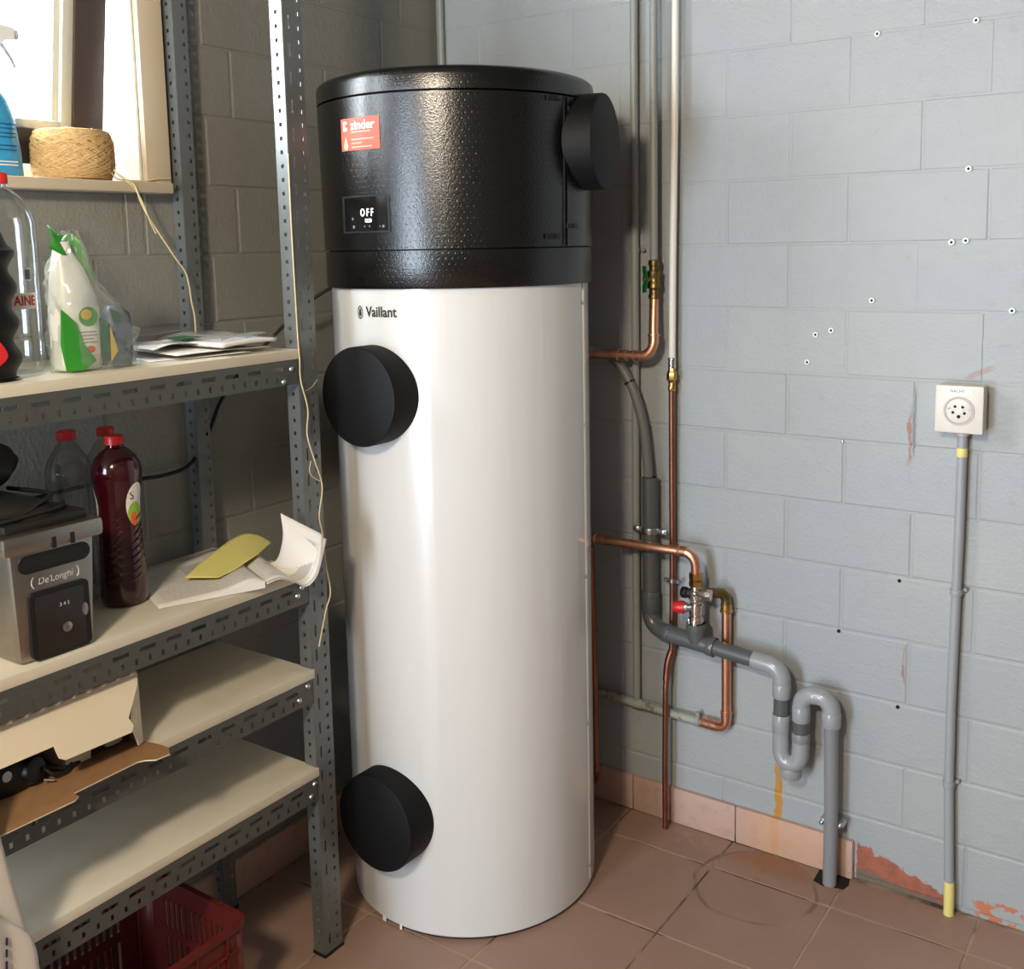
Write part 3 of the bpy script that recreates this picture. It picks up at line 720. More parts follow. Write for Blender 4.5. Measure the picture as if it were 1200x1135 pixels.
# safety group
sg = thing('safety_valve', 'chrome safety valve group with a red drain knob', 'valve', (.8405, -.075, .59))
S0 = (.8405, -.072, 0)
MB().lathe([(.0125, .728), (.0180, .726), (.0180, .710), (.0145, .708), (.0180, .706), (.0180, .693), (.0135, .689)], 6, S0).build('brass_nut', M['brass'], sg)
MB().lathe([(.0135, .692), (.0150, .688), (.0150, .682), (.0195, .680), (.0210, .672), (.0195, .660), (.0150, .656), (.0140, .648), (.0180, .645), (.0185, .628), (.0180, .620), (.0140, .617), (.0185, .614), (.0185, .606), (.0140, .603)], 24, S0).build('valve_body', M['chrome'], sg)
MB().lathe([(.011, 0), (.012, .003), (.012, .020), (.015, .022), (.015, .034), (.010, .037)], 8, (.8505, -.078, .675), (1, 0, .02)).build('side_union', M['chrome'], sg)
MB().lathe([(.012, 0), (.013, .012), (.015, .014), (.015, .024), (.012, .028)], 8, (.830, -.075, .672), (-1, -.1, 0)).build('side_plug', M['black'], sg)
MB().tube([(.838, -.092, .676), (.866, -.096, .668)], .0035, 10).build('lever', M['chrome'], sg)
MB().lathe([(.009, 0), (.010, .010), (.0135, .012), (.0135, .018)], 20, (.832, -.082, .637), (-1, -.35, 0)).build('knob_base', M['zinc'], sg)
k = MB(); ax = Vector((-1, -.35, 0)).normalized()
k.lathe([(.0150, .0), (.0165, .002), (.0155, .014), (.0125, .027), (.0110, .029), (.002, .029)], 16, Vector((.832, -.082, .637))+ax*.017, ax); k.build('knob', M['red_knob'], sg)
for q in range(4):
    a = q*PI/2+.3
    MB().box((-.0035, -.0045, -.016), (.0035, .0045, .012), .001).map(lambda p, a=a: Vector((.8405+math.cos(a)*.0145+p.x*math.cos(a)-p.y*math.sin(a), -.075+math.sin(a)*.0145+p.x*math.sin(a)+p.y*math.cos(a), .594+p.z))).build('air_gap_rib', M['chrome'], sg)
MB().lathe([(.0185, .606), (.0192, .604), (.0192, .598), (.018, .596)], 24, S0).build('air_gap_ring', M['chrome'], sg)
MB().lathe([(.0185, .584), (.0192, .582), (.0192, .570), (.018, .568)], 24, S0).build('air_gap_ring', M['chrome'], sg)
MB().lathe([(.0085, .605), (.0085, .575)], 16, S0).build('air_gap_core', M['hole'], sg)
# cold supply with the brass elbow
cs = thing('copper_pipe', 'bright copper pipe with brass elbow dropping from the safety valve behind the drain', 'pipe', (.909, -.042, .33))
MB().tube([(.9040, -.031, .640), (.9050, -.030, .360)], .0122, 18).build('pipe', M['copper'], cs)
pts = [(.872, -.058, .674), (.880, -.052, .674)]+bend((.86, -.066, .674), (.9040, -.031, .674), (.9040, -.031, .60), .022)+[(.9040, -.031, .638)]
MB().tube(pts, .0132, 18).build('brass_elbow', M['brass_dark'], cs)
cuff(MB(), (.9040, -.031, .634), (0, 0, -1), .0132, .022).build('press_cuff', M['brass'], cs)
MB().tube([(.866, -.0625, .674), (.882, -.050, .674)], .0138, 16).build('union', M['copper_old'], cs)
pts = bend((.9050, -.030, .40), (.9050, -.030, .314), (.84, -.0235, .311), .024)
MB().tube([(.9050, -.030, .362)]+pts+[(.840, -.023, .3105)], .0124, 18).build('elbow', M['copper'], cs)
for (p, d) in (((.9050, -.030, .350), (0, 0, 1)), ((.866, -.026, .3120), (-1, .1, 0)), ((.846, -.0235, .3110), (-1, .1, 0))): cuff(MB(), p, d, .0124, .022).build('press_cuff', M['copper'], cs)

# condensate hose
hs = thing('drain_hose', 'grey flexible hose curving from behind the heater into the dark drain pipe', 'hose', (.704, -.06, .95))
MB().tube(spline([(.50, -.125, 1.285), (.545, -.085, 1.283), (.585, -.052, 1.262), (.622, -.044, 1.222), (.652, -.043, 1.168), (.677, -.043, 1.085), (.688, -.044, 1.00), (.6935, -.046, .945), (.696, -.046, .90)], 8), .0128, 18).build('hose', M['hose'], hs)
MB().lathe([(.0134, -.0025), (.0142, -.0025), (.0142, .0025), (.0134, .0025)], 20, (.6385, -.0435, 1.194), (.42, 0, -.76)).build('cable_tie', M['black'], hs)
# pvc drain
dp = thing('drain_pipe', 'grey plastic drain pipe with tee, swan-neck trap and floor outlet', 'drain pipe', (1.187, -.055, 0))
yD = -.066
yV, xV = -.046, .6970
def sleeve(p0, p1, r): # outer socket between two points
    p0, p1 = Vector(p0), Vector(p1); d = (p1-p0); L = d.length
    return MB().lathe([(r-.004, 0), (r-.0006, 0), (r, .001), (r, L-.001), (r-.0006, L), (r-.004, L)], 28, p0, d)
mb = MB().lathe([(.0165, .951), (.0198, .951), (.0203, .949), (.0203, .61)], 28, (xV, yV, 0), capa=True)
mb.build('upright_pipe', M['pvc_dark'], dp)
MB().lathe([(.0165, .9513), (.0135, .9513)], 28, (xV, yV, 0)).build('pipe_mouth', M['hole'], dp)
sleeve((xV, yV, .648), (xV, yV, .590), .0232).build('socket', M['pvc_dark'], dp)
b0 = [(xV, yV, .600)]+bend((xV, yV, .65), (xV, yV-.004, .5535), (.80, yD-.003, .5475), .042, 12)+[(.775, yD, .5485)]
MB().tube(b0, .0208, 26).build('elbow', M['pvc_dark'], dp)
sleeve((.752, yD+.003, .5502), (.768, yD, .5492), .0242).build('socket', M['pvc_dark'], dp)
A_, B_ = Vector((.765, yD, .5498)), Vector((.880, yD, .5395)); dAB = (B_-A_).normalized()
MB().tube([A_, B_], .0222, 28).build('tee', M['pvc_dark'], dp)
MB().lathe([(.0215, .545), (.0240, .566), (.0250, .580), (.0270, .581), (.0270, .594), (.0215, .595), (.0210, .572)], 28, (.8405, yD-.003, 0), capa=False, capb=False).build('tee_branch', M['pvc_dark'], dp)
sleeve(B_-dAB*.008, B_+dAB*.010, .0255).build('socket', M['pvc_dark'], dp)
C_ = Vector((1.012, yD, .5275)); MB().tube([B_, C_], .0200, 26).build('sloping_pipe', M['pvc_dark'], dp)
xT = 1.0645
pts = [C_-dAB*.022]+bend(C_-dAB*.05, (xT, yD, .523), (xT, yD, .43), .036, 12)+[(xT, yD, .452)]
MB().tube(pts, .0218, 28).build('elbow', M['pvc_light'], dp)
sleeve((xT, yD, .484), (xT, yD, .450), .0226).build('socket', M['pvc_light'], dp)
MB().tube([(xT, yD, .455), (xT, yD, .398)], .0196, 26).build('coupling_pipe', M['pvc_dark'], dp)
sleeve((xT, yD, .407), (xT, yD, .362), .0222).build('socket', M['pvc_light'], dp)
# swan neck: down, u-turn up, over, down
xU = 1.1135
uz = .318
pts = [(xT, yD, .37), (xT, yD, uz)]
for k in range(1, 12):
    a = PI+PI*k/12; pts.append(((xT+xU)/2+(xU-xT)/2*math.cos(a), yD-.004*math.sin(PI*k/12), uz+.030*math.sin(a)))
pts += [(xU, yD, uz+.01), (xU, yD, .37)]
MB().tube(pts, .0208, 28).build('trap', M['pvc_light'], dp)
sleeve((xU, yD, .372), (xU, yD, .350), .0218).build('socket', M['pvc_mid'], dp)
MB().tube([(xU, yD, .365), (xU, yD, .408)], .0196, 26).build('coupling_pipe', M['pvc_dark'], dp)
MB().lathe([(.0245, .253), (.0258, .255), (.0258, .270), (.0235, .272), (.0195, .276), (.016, .292)], 24, ((xT+xU)/2, yD, 0)).build('clean_out_cap', M['pvc_light'], dp)
for q in range(20):
    a = 2*PI*q/20
    MB().box((.0252, -.0011, .256), (.0268, .0011, .269)).map(lambda p, a=a: Vector(((xT+xU)/2+p.x*math.cos(a)-p.y*math.sin(a), yD+p.x*math.sin(a)+p.y*math.cos(a), p.z))).build('cap_ridge', M['pvc_light'], dp)
xD = 1.1855
zt = .472
pts = [(xU, yD, .402)]+bend((xU, yD, .40), (xU, yD, zt), (1.2, yD, zt), .032, 10)+bend((1.10, yD, zt), (xD, yD+.004, zt), (xD, yD+.004, .40), .032, 10)+[(xD, yD+.004, .412)]
MB().tube(pts, .0212, 28).build('swan_neck', M['pvc_light'], dp)
sleeve(((xU+xD)/2-.010, yD, zt), ((xU+xD)/2-.006, yD, zt), .0216).build('socket', M['pvc_light'], dp)
sleeve((xU, yD, .438), (xU, yD, .402), .0220).build('socket', M['pvc_light'], dp)
sleeve((xD, yD+.004, .440), (xD, yD+.004, .404), .0226).build('socket', M['pvc_light'], dp)
MB().tube([(xD, yD+.004, .41), (xD+.001, yD+.012, .20), (xD+.002, -.058, .001)], .0166, 26).build('down_pipe', M['pvc_mid'], dp)
cl = MB().box((xD-.028, -.045, .145), (xD+.028, -.002, .157), .002).build('pipe_clip', M['zinc'], dp)
for dx in (-.023, .021): MB().lathe([(.0055, 0), (.0055, .008), (.003, .010)], 8, (xD+dx, -.045, .150+dx*.1), (0, -1, 0)).build('clip_screw', M['zinc'], cl)
cl = sleeve((xV, yV, .818), (xV, yV, .802), .0216).build('pipe_clamp', M['zinc'], dp)
for dx in (-.033, .033):
    MB().box((xV+dx-.014, yV-.003, .803), (xV+dx+.014, yV+.003, .817), .001).build('clamp_ear', M['zinc'], cl)
    MB().lathe([(.008, -.008), (.008, .004), (.0045, .006)], 6, (xV+dx*1.15, yV-.002, .810), (0, -1, 0)).build('clamp_screw', M['zinc'], cl)
MB().tube([(xV, yV+.02, .810), (xV, -.001, .810)], .004, 10).build('clamp_stud', M['zinc'], cl)
# conduit in the corner
cc = tag(MB().tube([(.024, -.012, RZ-.002), (.024, -.012, 1.2), (.024, -.0125, .1)], .0095).build('corner_conduit', M['pipe_grey']), 'grey painted conduit running up the corner behind the heater', 'conduit')

# socket and its conduit
so = thing('power_socket', 'square white surface-mounted five-pin power socket', 'socket', (1.4465, 0, 1.18))
MB().box((1.399, -.052, 1.1325), (1.494, 0, 1.2325), .0055).build('back_box', M['socket'], so)
fp = MB().box((1.3975, -.055, 1.1310), (1.4955, -.050, 1.2340), .003).build('faceplate', M['socket'], so)
ccx, ccz = 1.4465, 1.1795
MB().lathe([(.0300, 0), (.0315, .001), (.0315, .0025), (.0275, .0025), (.0270, .0012)], 48, (ccx, -.0548, ccz), (0, -1, 0), capb=False).build('rim', M['socket_dk'], fp)
ins = MB().lathe([(.0265, -.001), (.0265, .0018), (.025, .0024), (.001, .0024)], 48, (ccx, -.0548, ccz), (0, -1, 0)).build('insert', M['socket'], fp)
for (dx, dz, r) in ((-.0075, .0095, .0032), (.0080, .0090, .0032), (-.0115, -.0035, .0032), (.0118, -.0042, .0032), (.0002, -.0120, .0040)):
    MB().lathe([(r, 0), (r, .0004), (.0005, .0004)], 16, (ccx+dx, -.0571, ccz+dz), (0, -1, 0)).build('pin_hole', M['hole'], fp)
for a in (90, 165, 235, 305, 15):
    a = math.radians(a); MB().tube([(ccx+.004*math.cos(a), -.0572, ccz+.004*math.sin(a)), (ccx+.017*math.cos(a), -.0572, ccz+.017*math.sin(a))], .0004, 6).build('raised_line', M['socket_dk'], fp)
MB().tube([(ccx-.022, -.0572, ccz+.0055), (ccx-.020, -.0572, ccz+.0035), (ccx-.0175, -.0572, ccz+.007)], .0007, 6).build('tick_mark', M['hole'], fp)
MB().poly([(ccx+.0195, -.0572, ccz+.002), (ccx+.0245, -.0572, ccz+.002), (ccx+.022, -.0572, ccz+.0075)], (0, -.0003, 0)).build('triangle_mark', M['socket_dk'], fp)
lb = MB().box((1.4125, -.0556, 1.2155), (1.4735, -.0549, 1.2295), .0002).build('paper_label', M['socket_lt'], fp)
text_mb('NACHT', .0085).map(lambda p: Vector((1.4425+p.x, -.0558, 1.2222+p.y))).build('label_text', M['print_black'], lb, smooth=False)
MB().lathe([(.0125, 1.1310), (.0135, 1.1300), (.0135, 1.1215), (.0115, 1.1205)], 18, (1.449, -.020, 0)).build('cable_gland', M['socket'], so)
co = thing('conduit', 'grey electrical conduit running from the white socket down to the floor', 'conduit', (1.453, -.020, 0))
MB().tube([(1.449, -.020, 1.128), (1.4485, -.020, .90), (1.4465, -.020, .765), (1.4435, -.020, .50), (1.4445, -.020, .315), (1.453, -.022, .065)], .0106, 18).build('tube', M['conduit'], co)
MB().tube([(1.4525, -.022, .080), (1.4535, -.023, .062), (1.4545, -.024, .0)], .0116, 18).build('end_sleeve', M['tape'], co)
MB().lathe([(.0112, 1.074), (.0116, 1.075), (.0116, 1.092), (.0112, 1.093)], 18, (1.4488, -.020, 0)).build('tape_band', M['tape'], co)
for (x, z) in ((1.4465, .767), (1.4440, .314)):
    cl = MB().lathe([(.0128, -.006), (.0132, -.005), (.0132, .005), (.0128, .006)], 18, (x, -.020, z), (0, 0, 1)).box((x-.015, -.012, z-.006), (x+.015, 0, z+.006), .001).build('saddle_clip', M['conduit'], co)
    MB().lathe([(.005, 0), (.005, .010), (.0035, .012)], 10, (x+.017, 0, z+.005), (0, -1, 0)).build('saddle_nail', M['conduit'], co)
# wall plugs
PL = [((1.240, 1.997), 'left one of the two topmost white wall plugs on the right wall'), ((1.444, 1.999), 'right one of the two topmost white wall plugs on the right wall'),
 ((1.439, 1.694), 'single white wall plug just below the top right wall plug'), ((1.409, 1.539), 'left one of two adjacent white wall plugs above the socket'),
 ((1.438, 1.542), 'right one of two adjacent white wall plugs above the socket'), ((1.241, 1.411), 'single white wall plug in the middle of the right wall'),
 ((1.535, 1.393), 'white wall plug nearest the right edge of the photo'), ((1.112, 1.329), 'left one of the white wall plug pair right of the white pipe'),
 ((1.149, 1.340), 'right one of the white wall plug pair right of the white pipe'), ((1.093, 1.263), 'lowest white wall plug, under the pair right of the white pipe')]
for (x, z), lab in PL:
    w = thing('wall_plug', lab, 'wall plug', (x, 0, z), 'white plugs left in the right wall')
    MB().lathe([(.0030, 0), (.0068, 0), (.0068, .0022), (.0058, .0032), (.0030, .0032)], 16, (x, .0, z), (0, -1, 0), capa=False, capb=False).build('collar', M['plug_white'], w)
    MB().lathe([(.0031, -.001), (.0031, .0016), (.0005, .0016)], 12, (x, .0, z), (0, -1, 0)).build('hole', M['hole'], w)
for (x, z), lab in (((1.180, 1.080), 'small metal screw head in the wall left of the socket'), ((1.318, .766), 'dark screw left in a chipped hole beside the conduit clip'), ((1.180, .618), 'dark nail in the block joint above the trap'), ((1.322, .461), 'rusty screw low on the wall right of the trap')):
    w = thing('wall_screw', lab, 'screw', (x, 0, z), 'old screws in the right wall')
    MB().lathe([(.0042, 0), (.0042, .002), (.003, .0038), (.0005, .0042)], 14, (x, 0, z), (0, -1, 0)).build('head', M['zinc'] if z > 1 else M['hole'], w)
    MB().box((x-.0032, -.0046, z-.0005), (x+.0032, -.0038, z+.0005)).build('slot', M['hole'], w, smooth=False)

# ================================================================== SHELVING UNIT
sh = thing('shelving_unit', 'grey slotted-angle steel shelving unit with four cream boards', 'shelf', (.19, -1.41, 0))
def post(px, py, nar, wid, wfl, top=2.45, sgn=1):
    """slotted angle: narrow flange runs to -x, wide flange runs to +y*sgn"""
    mb = MB(); ph = .0272; hs = []; ws = []
    k = 0; z = .03
    while z < top-.03:
        hs.append((nar*.5-.0036, nar*.5+.0036, z-.0038, z+.0038)); ws.append((wid*.74-.0036, wid*.74+.0036, z-.0042, z+.0042))
        if wfl and k % 2 == 0: ws.append((wid*.28-.0026, wid*.28+.0026, z-.004, z+.021))
        z += ph; k += 1
    mb.plate(0, nar, .006, top, hs, lambda u, v: (px-u, py, v))
    mb.plate(0, wid, .006, top, ws, lambda u, v: (px, py+u*sgn, v))
    o = mb.build('post', M['steel'], sh, smooth=False, sol=.0018, solo=0)
    ft = MB().box((px-nar-.002, min(py, py+wid*sgn)-.003, 0), (px+.003, max(py, py+wid*sgn)+.003, .007), .001)
    ft.build('foot', M['foot'], o)
    return o
post(.344, -.913, .034, .052, True)
post(.036, -.933, .034, .036, False)
post(.344, -1.907, .034, .052, True, sgn=-1)
post(.036, -1.890, .034, .036, False, sgn=-1)
def beam(x, z1, y0, y1, face, front=True):
    hs = []; y = y1-.055; k = 0
    while y > y0+.03:
        hs.append((y-.0034, y+.0034, z1-.0415, z1-.0305))
        if k % 2 == 0: hs.append((y-.020, y+.014, z1-.0205, z1-.0125))
        y -= .0277; k += 1
    mb = MB().plate(y0, y1, z1-.050, z1, hs, lambda u, v: (x, u, v))
    b = len(mb.v); dx = -.03 if front else .03
    mb.v += [(x, y0, z1), (x, y1, z1), (x+dx, y1, z1), (x+dx, y0, z1)]; mb.face((b, b+1, b+2, b+3))
    return mb.build('beam', M['steel_dk'], sh, smooth=False, sol=.0016, solo=0)
BZ = [1.348, .885, .665, .444]; TH = .0195
BOLT = {0: [(-.935, 1.310), (-.957, 1.286)], 1: [(-.948, .837), (-.935, .852)], 2: [(-.932, .635), (-.957, .613)], 3: [(-.925, .413), (-.936, .389)]}
for k, z in enumerate(BZ):
    MB().box((.0385, -1.904, z-TH), (.3475, -.9095, z), .0012).build('board', M['board'], sh)
    f = beam(.3465, z-TH-.0008, -1.905, -.917, None)
    r = beam(.0372, z-TH-.0008, -1.889, -.935, None, False)
    for (y, bz) in BOLT[k]:
        MB().lathe([(.0062, 0), (.0060, .0018), (.0045, .0040), (.001, .0048)], 14, (.3472, y, bz), (1, 0, 0)).build('bolt', M['zinc'], f)

# ================================================================== THINGS ON THE WINDOW SILL
def loft(mb, secs, n=28, mi=0, caps=True):
    """secs: (cx,cy,rx,ry,z,power) super-ellipse cross-sections"""
    prev = None
    for (cx, cy, rx, ry, z, pw) in secs:
        i0 = len(mb.v)
        for k in range(n):
            a = 2*PI*k/n; c, s_ = math.cos(a), math.sin(a)
            mb.v.append((cx+rx*math.copysign(abs(c)**pw, c), cy+ry*math.copysign(abs(s_)**pw, s_), z))
        cur = list(range(i0, i0+n))
        if prev:
            for k in range(n): mb.face((prev[k], prev[(k+1) % n], cur[(k+1) % n], cur[k]), mi)
        elif caps: mb.face(cur[::-1], mi)
        prev = cur
    if caps: mb.face(prev, mi)
    return mb
# spray bottle
SX, SY, SZ = -.045, -1.305, 1.6955
sp = thing('spray_bottle', 'blue window-cleaner spray bottle standing on the window sill', 'bottle', (SX, SY, SZ))
loft(MB(), [(SX, SY, .026, .054, SZ, .75), (SX, SY, .030, .060, SZ+.006, .75), (SX, SY, .030, .058, SZ+.05, .75), (SX, SY, .029, .050, SZ+.11, .8), (SX, SY, .026, .040, SZ+.145, .9), (SX, SY, .020, .030, SZ+.163, 1)], 32).build('liquid_body', M['blue_liquid'], sp)
loft(MB(), [(SX, SY, .0202, .0302, SZ+.1625, 1), (SX, SY, .016, .021, SZ+.185, 1), (SX, SY, .0135, .0145, SZ+.205, 1)], 28).build('shoulder', M['white_plastic'], sp)
MB().lathe([(.0150, .205), (.0165, .207), (.0165, .228), (.0140, .230), (.012, .245)], 24, (SX, SY, SZ)).build('collar', M['white_plastic'], sp)
hd = MB().poly([(SX-.012, SY-.034, SZ+.240), (SX-.012, SY+.020, SZ+.240), (SX-.012, SY+.040, SZ+.258), (SX-.012, SY+.060, SZ+.262), (SX-.012, SY+.060, SZ+.284), (SX-.012, SY-.010, SZ+.290), (SX-.012, SY-.034, SZ+.272)], (.024, 0, 0)).build('spray_head', M['white_plastic'], sp)
MB().lathe([(.009, 0), (.0105, .002), (.0105, .012), (.004, .013)], 6, (SX, SY+.058, SZ+.273), (0, 1, 0)).build('nozzle', M['lilac'], sp)
MB().tube([(SX, SY+.030, SZ+.262), (SX, SY+.042, SZ+.246), (SX, SY+.056, SZ+.226), (SX, SY+.062, SZ+.212)], [.0055, .005, .004, .003], 10).build('trigger', M['lilac'], sp)
lb = MB(); lb.grid(lambda u, v: (SX+.0305+.0008-.030*abs(2*u-1)**4*.35, SY-.046+.092*u*(1-.10*v)+.004*v, SZ+.018+.085*v), 12, 4)
lbo = lb.build('label', M['blue_liquid'], sp)
for k, (z, w) in enumerate(((.100, .040), (.092, .052), (.083, .060), (.076, .064), (.060, .068), (.052, .050), (.030, .070), (.024, .060))):
    MB().box((SX+.0303, SY+.036-w*.9, SZ+z-.0011), (SX+.0318, SY+.036, SZ+z+.0011)).build('label_line', M['blue_print'] if k < 6 else M['label_white'], lbo, smooth=False)
# ball of twine
BX, BY, BZt = -.040, -1.137, 1.6955
tw = thing('twine_ball', 'big cylindrical ball of natural twine on the window sill', 'twine', (BX, BY, BZt))
def tr(h): # outline radius of the ball at height h 0..1
    return .0685+.012*math.sin(min(1, max(0, h))*PI*.9+.25)
MB().lathe([(.05, .002), (.066, .002), (.0735, .012), (.0775, .035), (.0775, .06), (.0745, .085), (.069, .098), (.058, .101), (.022, .099), (.020, .06)], 40, (BX, BY, BZt)).build('core', M['twine'], tw)
def wind(n, off, tilt, zc, za):
    pts = []
    for i in range(n*26+1):
        a = 2*PI*i/26; q = i/(n*26)
        h = zc+za*math.sin(a+off+q*2*PI*2.0)*tilt
        h = h+(q-.5)*2*za*(1-tilt)
        h = min(.098, max(.004, h))
        e = abs(h/.10-.5)*2
        R = .0790-.012*max(0, e-.45)**1.5*2.0+.0006*math.sin(i*1.7+off)
        pts.append((BX+R*math.cos(a), BY+R*math.sin(a), BZt+h))
    return pts
for j in range(3):
    o = MB().tube(wind(26, j*2.1, .93-.10*j, .051, .050), .0013, 5).build('wound_twine', M['twine'], tw); o['kind'] = 'stuff'
MB().tube(spline([(BX+.02*math.cos(a*1.3)+.015, BY+.03*math.sin(a*.9)-.0, BZt+.1025+.003*math.sin(a*3)) for a in range(14)], 5), .0012, 5).build('loose_twine', M['string'], tw)
MB().tube(spline([(.030, BY+.045, BZt+.022), (.044, -1.090, 1.703), (.050, -1.062, 1.688), (.052, -1.050, 1.652), (.056, -1.032, 1.615), (.062, -1.014, 1.583), (.066, -.985, 1.538), (.066, -.962, 1.508), (.066, -.954, 1.480), (.066, -.950, 1.445), (.066, -.944, 1.410), (.066, -.944, 1.372), (.068, -.948, 1.3505)], 7), .0017, 7).build('trailing_string', M['string'], tw)
MB().tube(spline([(.035, BY+.04, BZt+.020), (.046, -1.080, 1.6985), (.050, -1.058, 1.676), (.054, -1.046, 1.648), (.058, -1.032, 1.606), (.060, -1.024, 1.588)], 7), .0014, 7).build('trailing_string', M['string'], tw)
MB().tube(spline([(.028, BY+.04, BZt+.016), (.030, -1.085, 1.699), (.026, -1.040, 1.6975), (.022, -1.012, 1.6985), (.020, -.985, 1.7035), (.0185, -.950, 1.7055)], 7), .0015, 7).build('trailing_string', M['string'], tw)
# string hanging down the front post
st = thing('hanging_string', 'cream string hanging down along the front shelf post', 'string', (.358, -.91, .71))
MB().tube(spline([(.3475, -.9165, 1.74), (.3475, -.9165, 1.58), (.349, -.9150, 1.38), (.3520, -.9155, 1.328), (.354, -.917, 1.285), (.356, -.903, 1.224), (.357, -.909, 1.172), (.358, -.893, 1.115), (.359, -.875, 1.057), (.358, -.886, .996), (.3585, -.880, .954), (.3585, -.874, .887), (.3585, -.864, .824), (.358, -.880, .785), (.357, -.903, .714)], 7), .0014, 7).build('strand', M['string'], st)
MB().tube(spline([(.356, -.907, 1.262), (.357, -.890, 1.268), (.358, -.874, 1.282)], 4), .0005, 5).build('frayed_end', M['string'], st)
MB().tube(spline([(.357, -.902, 1.115), (.358, -.908, 1.095), (.3585, -.899, 1.080), (.359, -.880, 1.068)], 4), .0010, 5).build('loose_strand', M['string'], st)
# heater cable
cb = tag(MB().tube(spline([(.150, -.560, 1.470), (.120, -.600, 1.452), (.085, -.645, 1.414), (.055, -.72, 1.345), (.030, -.80, 1.27), (.024, -.855, 1.208), (.022, -.880, 1.160), (.024, -.920, 1.105), (.030, -.965, 1.078), (.030, -1.025, 1.072), (.028, -1.08, 1.075), (.026, -1.25, 1.085), (.026, -1.5, 1.06), (.026, -1.7, .95)], 8), .0042, 10).build('power_cable', M['black_rubber']), 'black power cable running from the heater along the wall behind the shelves', 'cable')

# ================================================================== TOP SHELF
z1 = BZ[0]+.0003
# clear water bottle
CX, CY = .200, -1.434
wb = thing('water_bottle', 'empty clear plastic water bottle with a red cap on the top board', 'bottle', (CX, CY, z1))
pf = [(.030, 0), (.050, .002), (.0555, .012), (.0560, .05)]
for k in range(8): pf += [(.0560, .06+k*.012), (.0545, .066+k*.012)]
pf += [(.0560, .17), (.0560, .225)]
for k in range(5): pf += [(.0556, .23+k*.006), (.0546, .233+k*.006)]
pf += [(.0540, .262), (.046, .282), (.034, .299), (.020, .311), (.0145, .316), (.0140, .325)]
MB().lathe(pf, 40, (CX, CY, z1), capb=False).build('bottle_body', M['pet'], wb)
MB().lathe([(.0140, .3165), (.0172, .3165), (.0172, .319), (.0140, .3195)], 28, (CX, CY, z1)).build('neck_ring', M['pet'], wb)
MB().lathe([(.0150, .320), (.0168, .3205), (.0168, .336), (.0155, .338), (.001, .338)], 30, (CX, CY, z1)).build('cap', M['cap_red'], wb)
def cwrap(cx, cy, R, az0, zc):
    return lambda p: Vector((cx+(R+p.z)*math.cos(math.radians(az0)+p.x/R), cy+(R+p.z)*math.sin(math.radians(az0)+p.x/R), zc+p.y))
def carc(cx, cy, R0, R1, a0, a1, za, zb, n=8):
    mb = MB()
    for k in range(n+1):
        a = math.radians(a0+(a1-a0)*k/n)
        for R in (R0, R1):
            for z in (za, zb): mb.v.append((cx+R*math.cos(a), cy+R*math.sin(a), z))
    for k in range(n):
        b = 4*k
        for q in ((2, 6, 7, 3), (0, 1, 5, 4), (0, 4, 6, 2), (1, 3, 7, 5)): mb.face([b+i for i in q])
    mb.face((0, 2, 3, 1)); b = 4*n; mb.face((b, b+1, b+3, b+2)); return mb
lb = carc(CX, CY, .0562, .0565, -55, 24, z1+.111, z1+.138).build('label_band', M['label_white'], wb)
text_mb('NTAINE', .0225, bold=.0006).map(lambda p: Vector((p.x*.76, p.y, p.z))).map(cwrap(CX, CY, .0568, -11, z1+.1245)).build('label_text', M['label_red'], lb, smooth=False)
ol = carc(CX, CY, .0562, .0564, 2, 16, z1+.158, z1+.1795).build('label_outline', M['label_white'], wb); 
carc(CX, CY, .0563, .0566, 3.7, 14.3, z1+.1605, z1+.177).build('label_centre', M['grey_blue'], ol)
for k in range(10): carc(CX, CY, .0562, .0564, -46, -43, z1+.036+k*.0032, z1+.0378+k*.0032, 1).build('barcode_line', M['label_white'], wb, smooth=False)
# dark contour bottle at the left edge
DX, DY = .272, -1.512
db = thing('cola_bottle', 'black ripple-sided bottle with a red patch at the left end of the top board', 'bottle', (DX, DY, z1))
pf = [(.030, 0), (.044, .004)]
for k in range(40):
    h = .006+k*.0052; pf.append((.0445+.0058*math.sin((h-.022)/.057*2*PI), h))
pf += [(.040, .218), (.030, .245), (.018, .262), (.0140, .272)]
MB().lathe(pf, 36, (DX, DY, z1)).build('bottle_body', M['cola'], db)
MB().lathe([(.0150, .272), (.0165, .273), (.0165, .290), (.001, .291)], 24, (DX, DY, z1)).build('cap', M['black'], db)
rp = MB(); rp.grid(lambda u, v: (lambda h, a: (DX+(.0452+.0058*math.sin((h-.022)/.057*2*PI))*math.cos(a), DY+(.0452+.0058*math.sin((h-.022)/.057*2*PI))*math.sin(a), z1+h))(.012+.075*v, math.radians(-80+88*u*(math.sin(PI*(.15+.7*v))))), 12, 14)
rp.build('red_patch', M['label_red'], db)
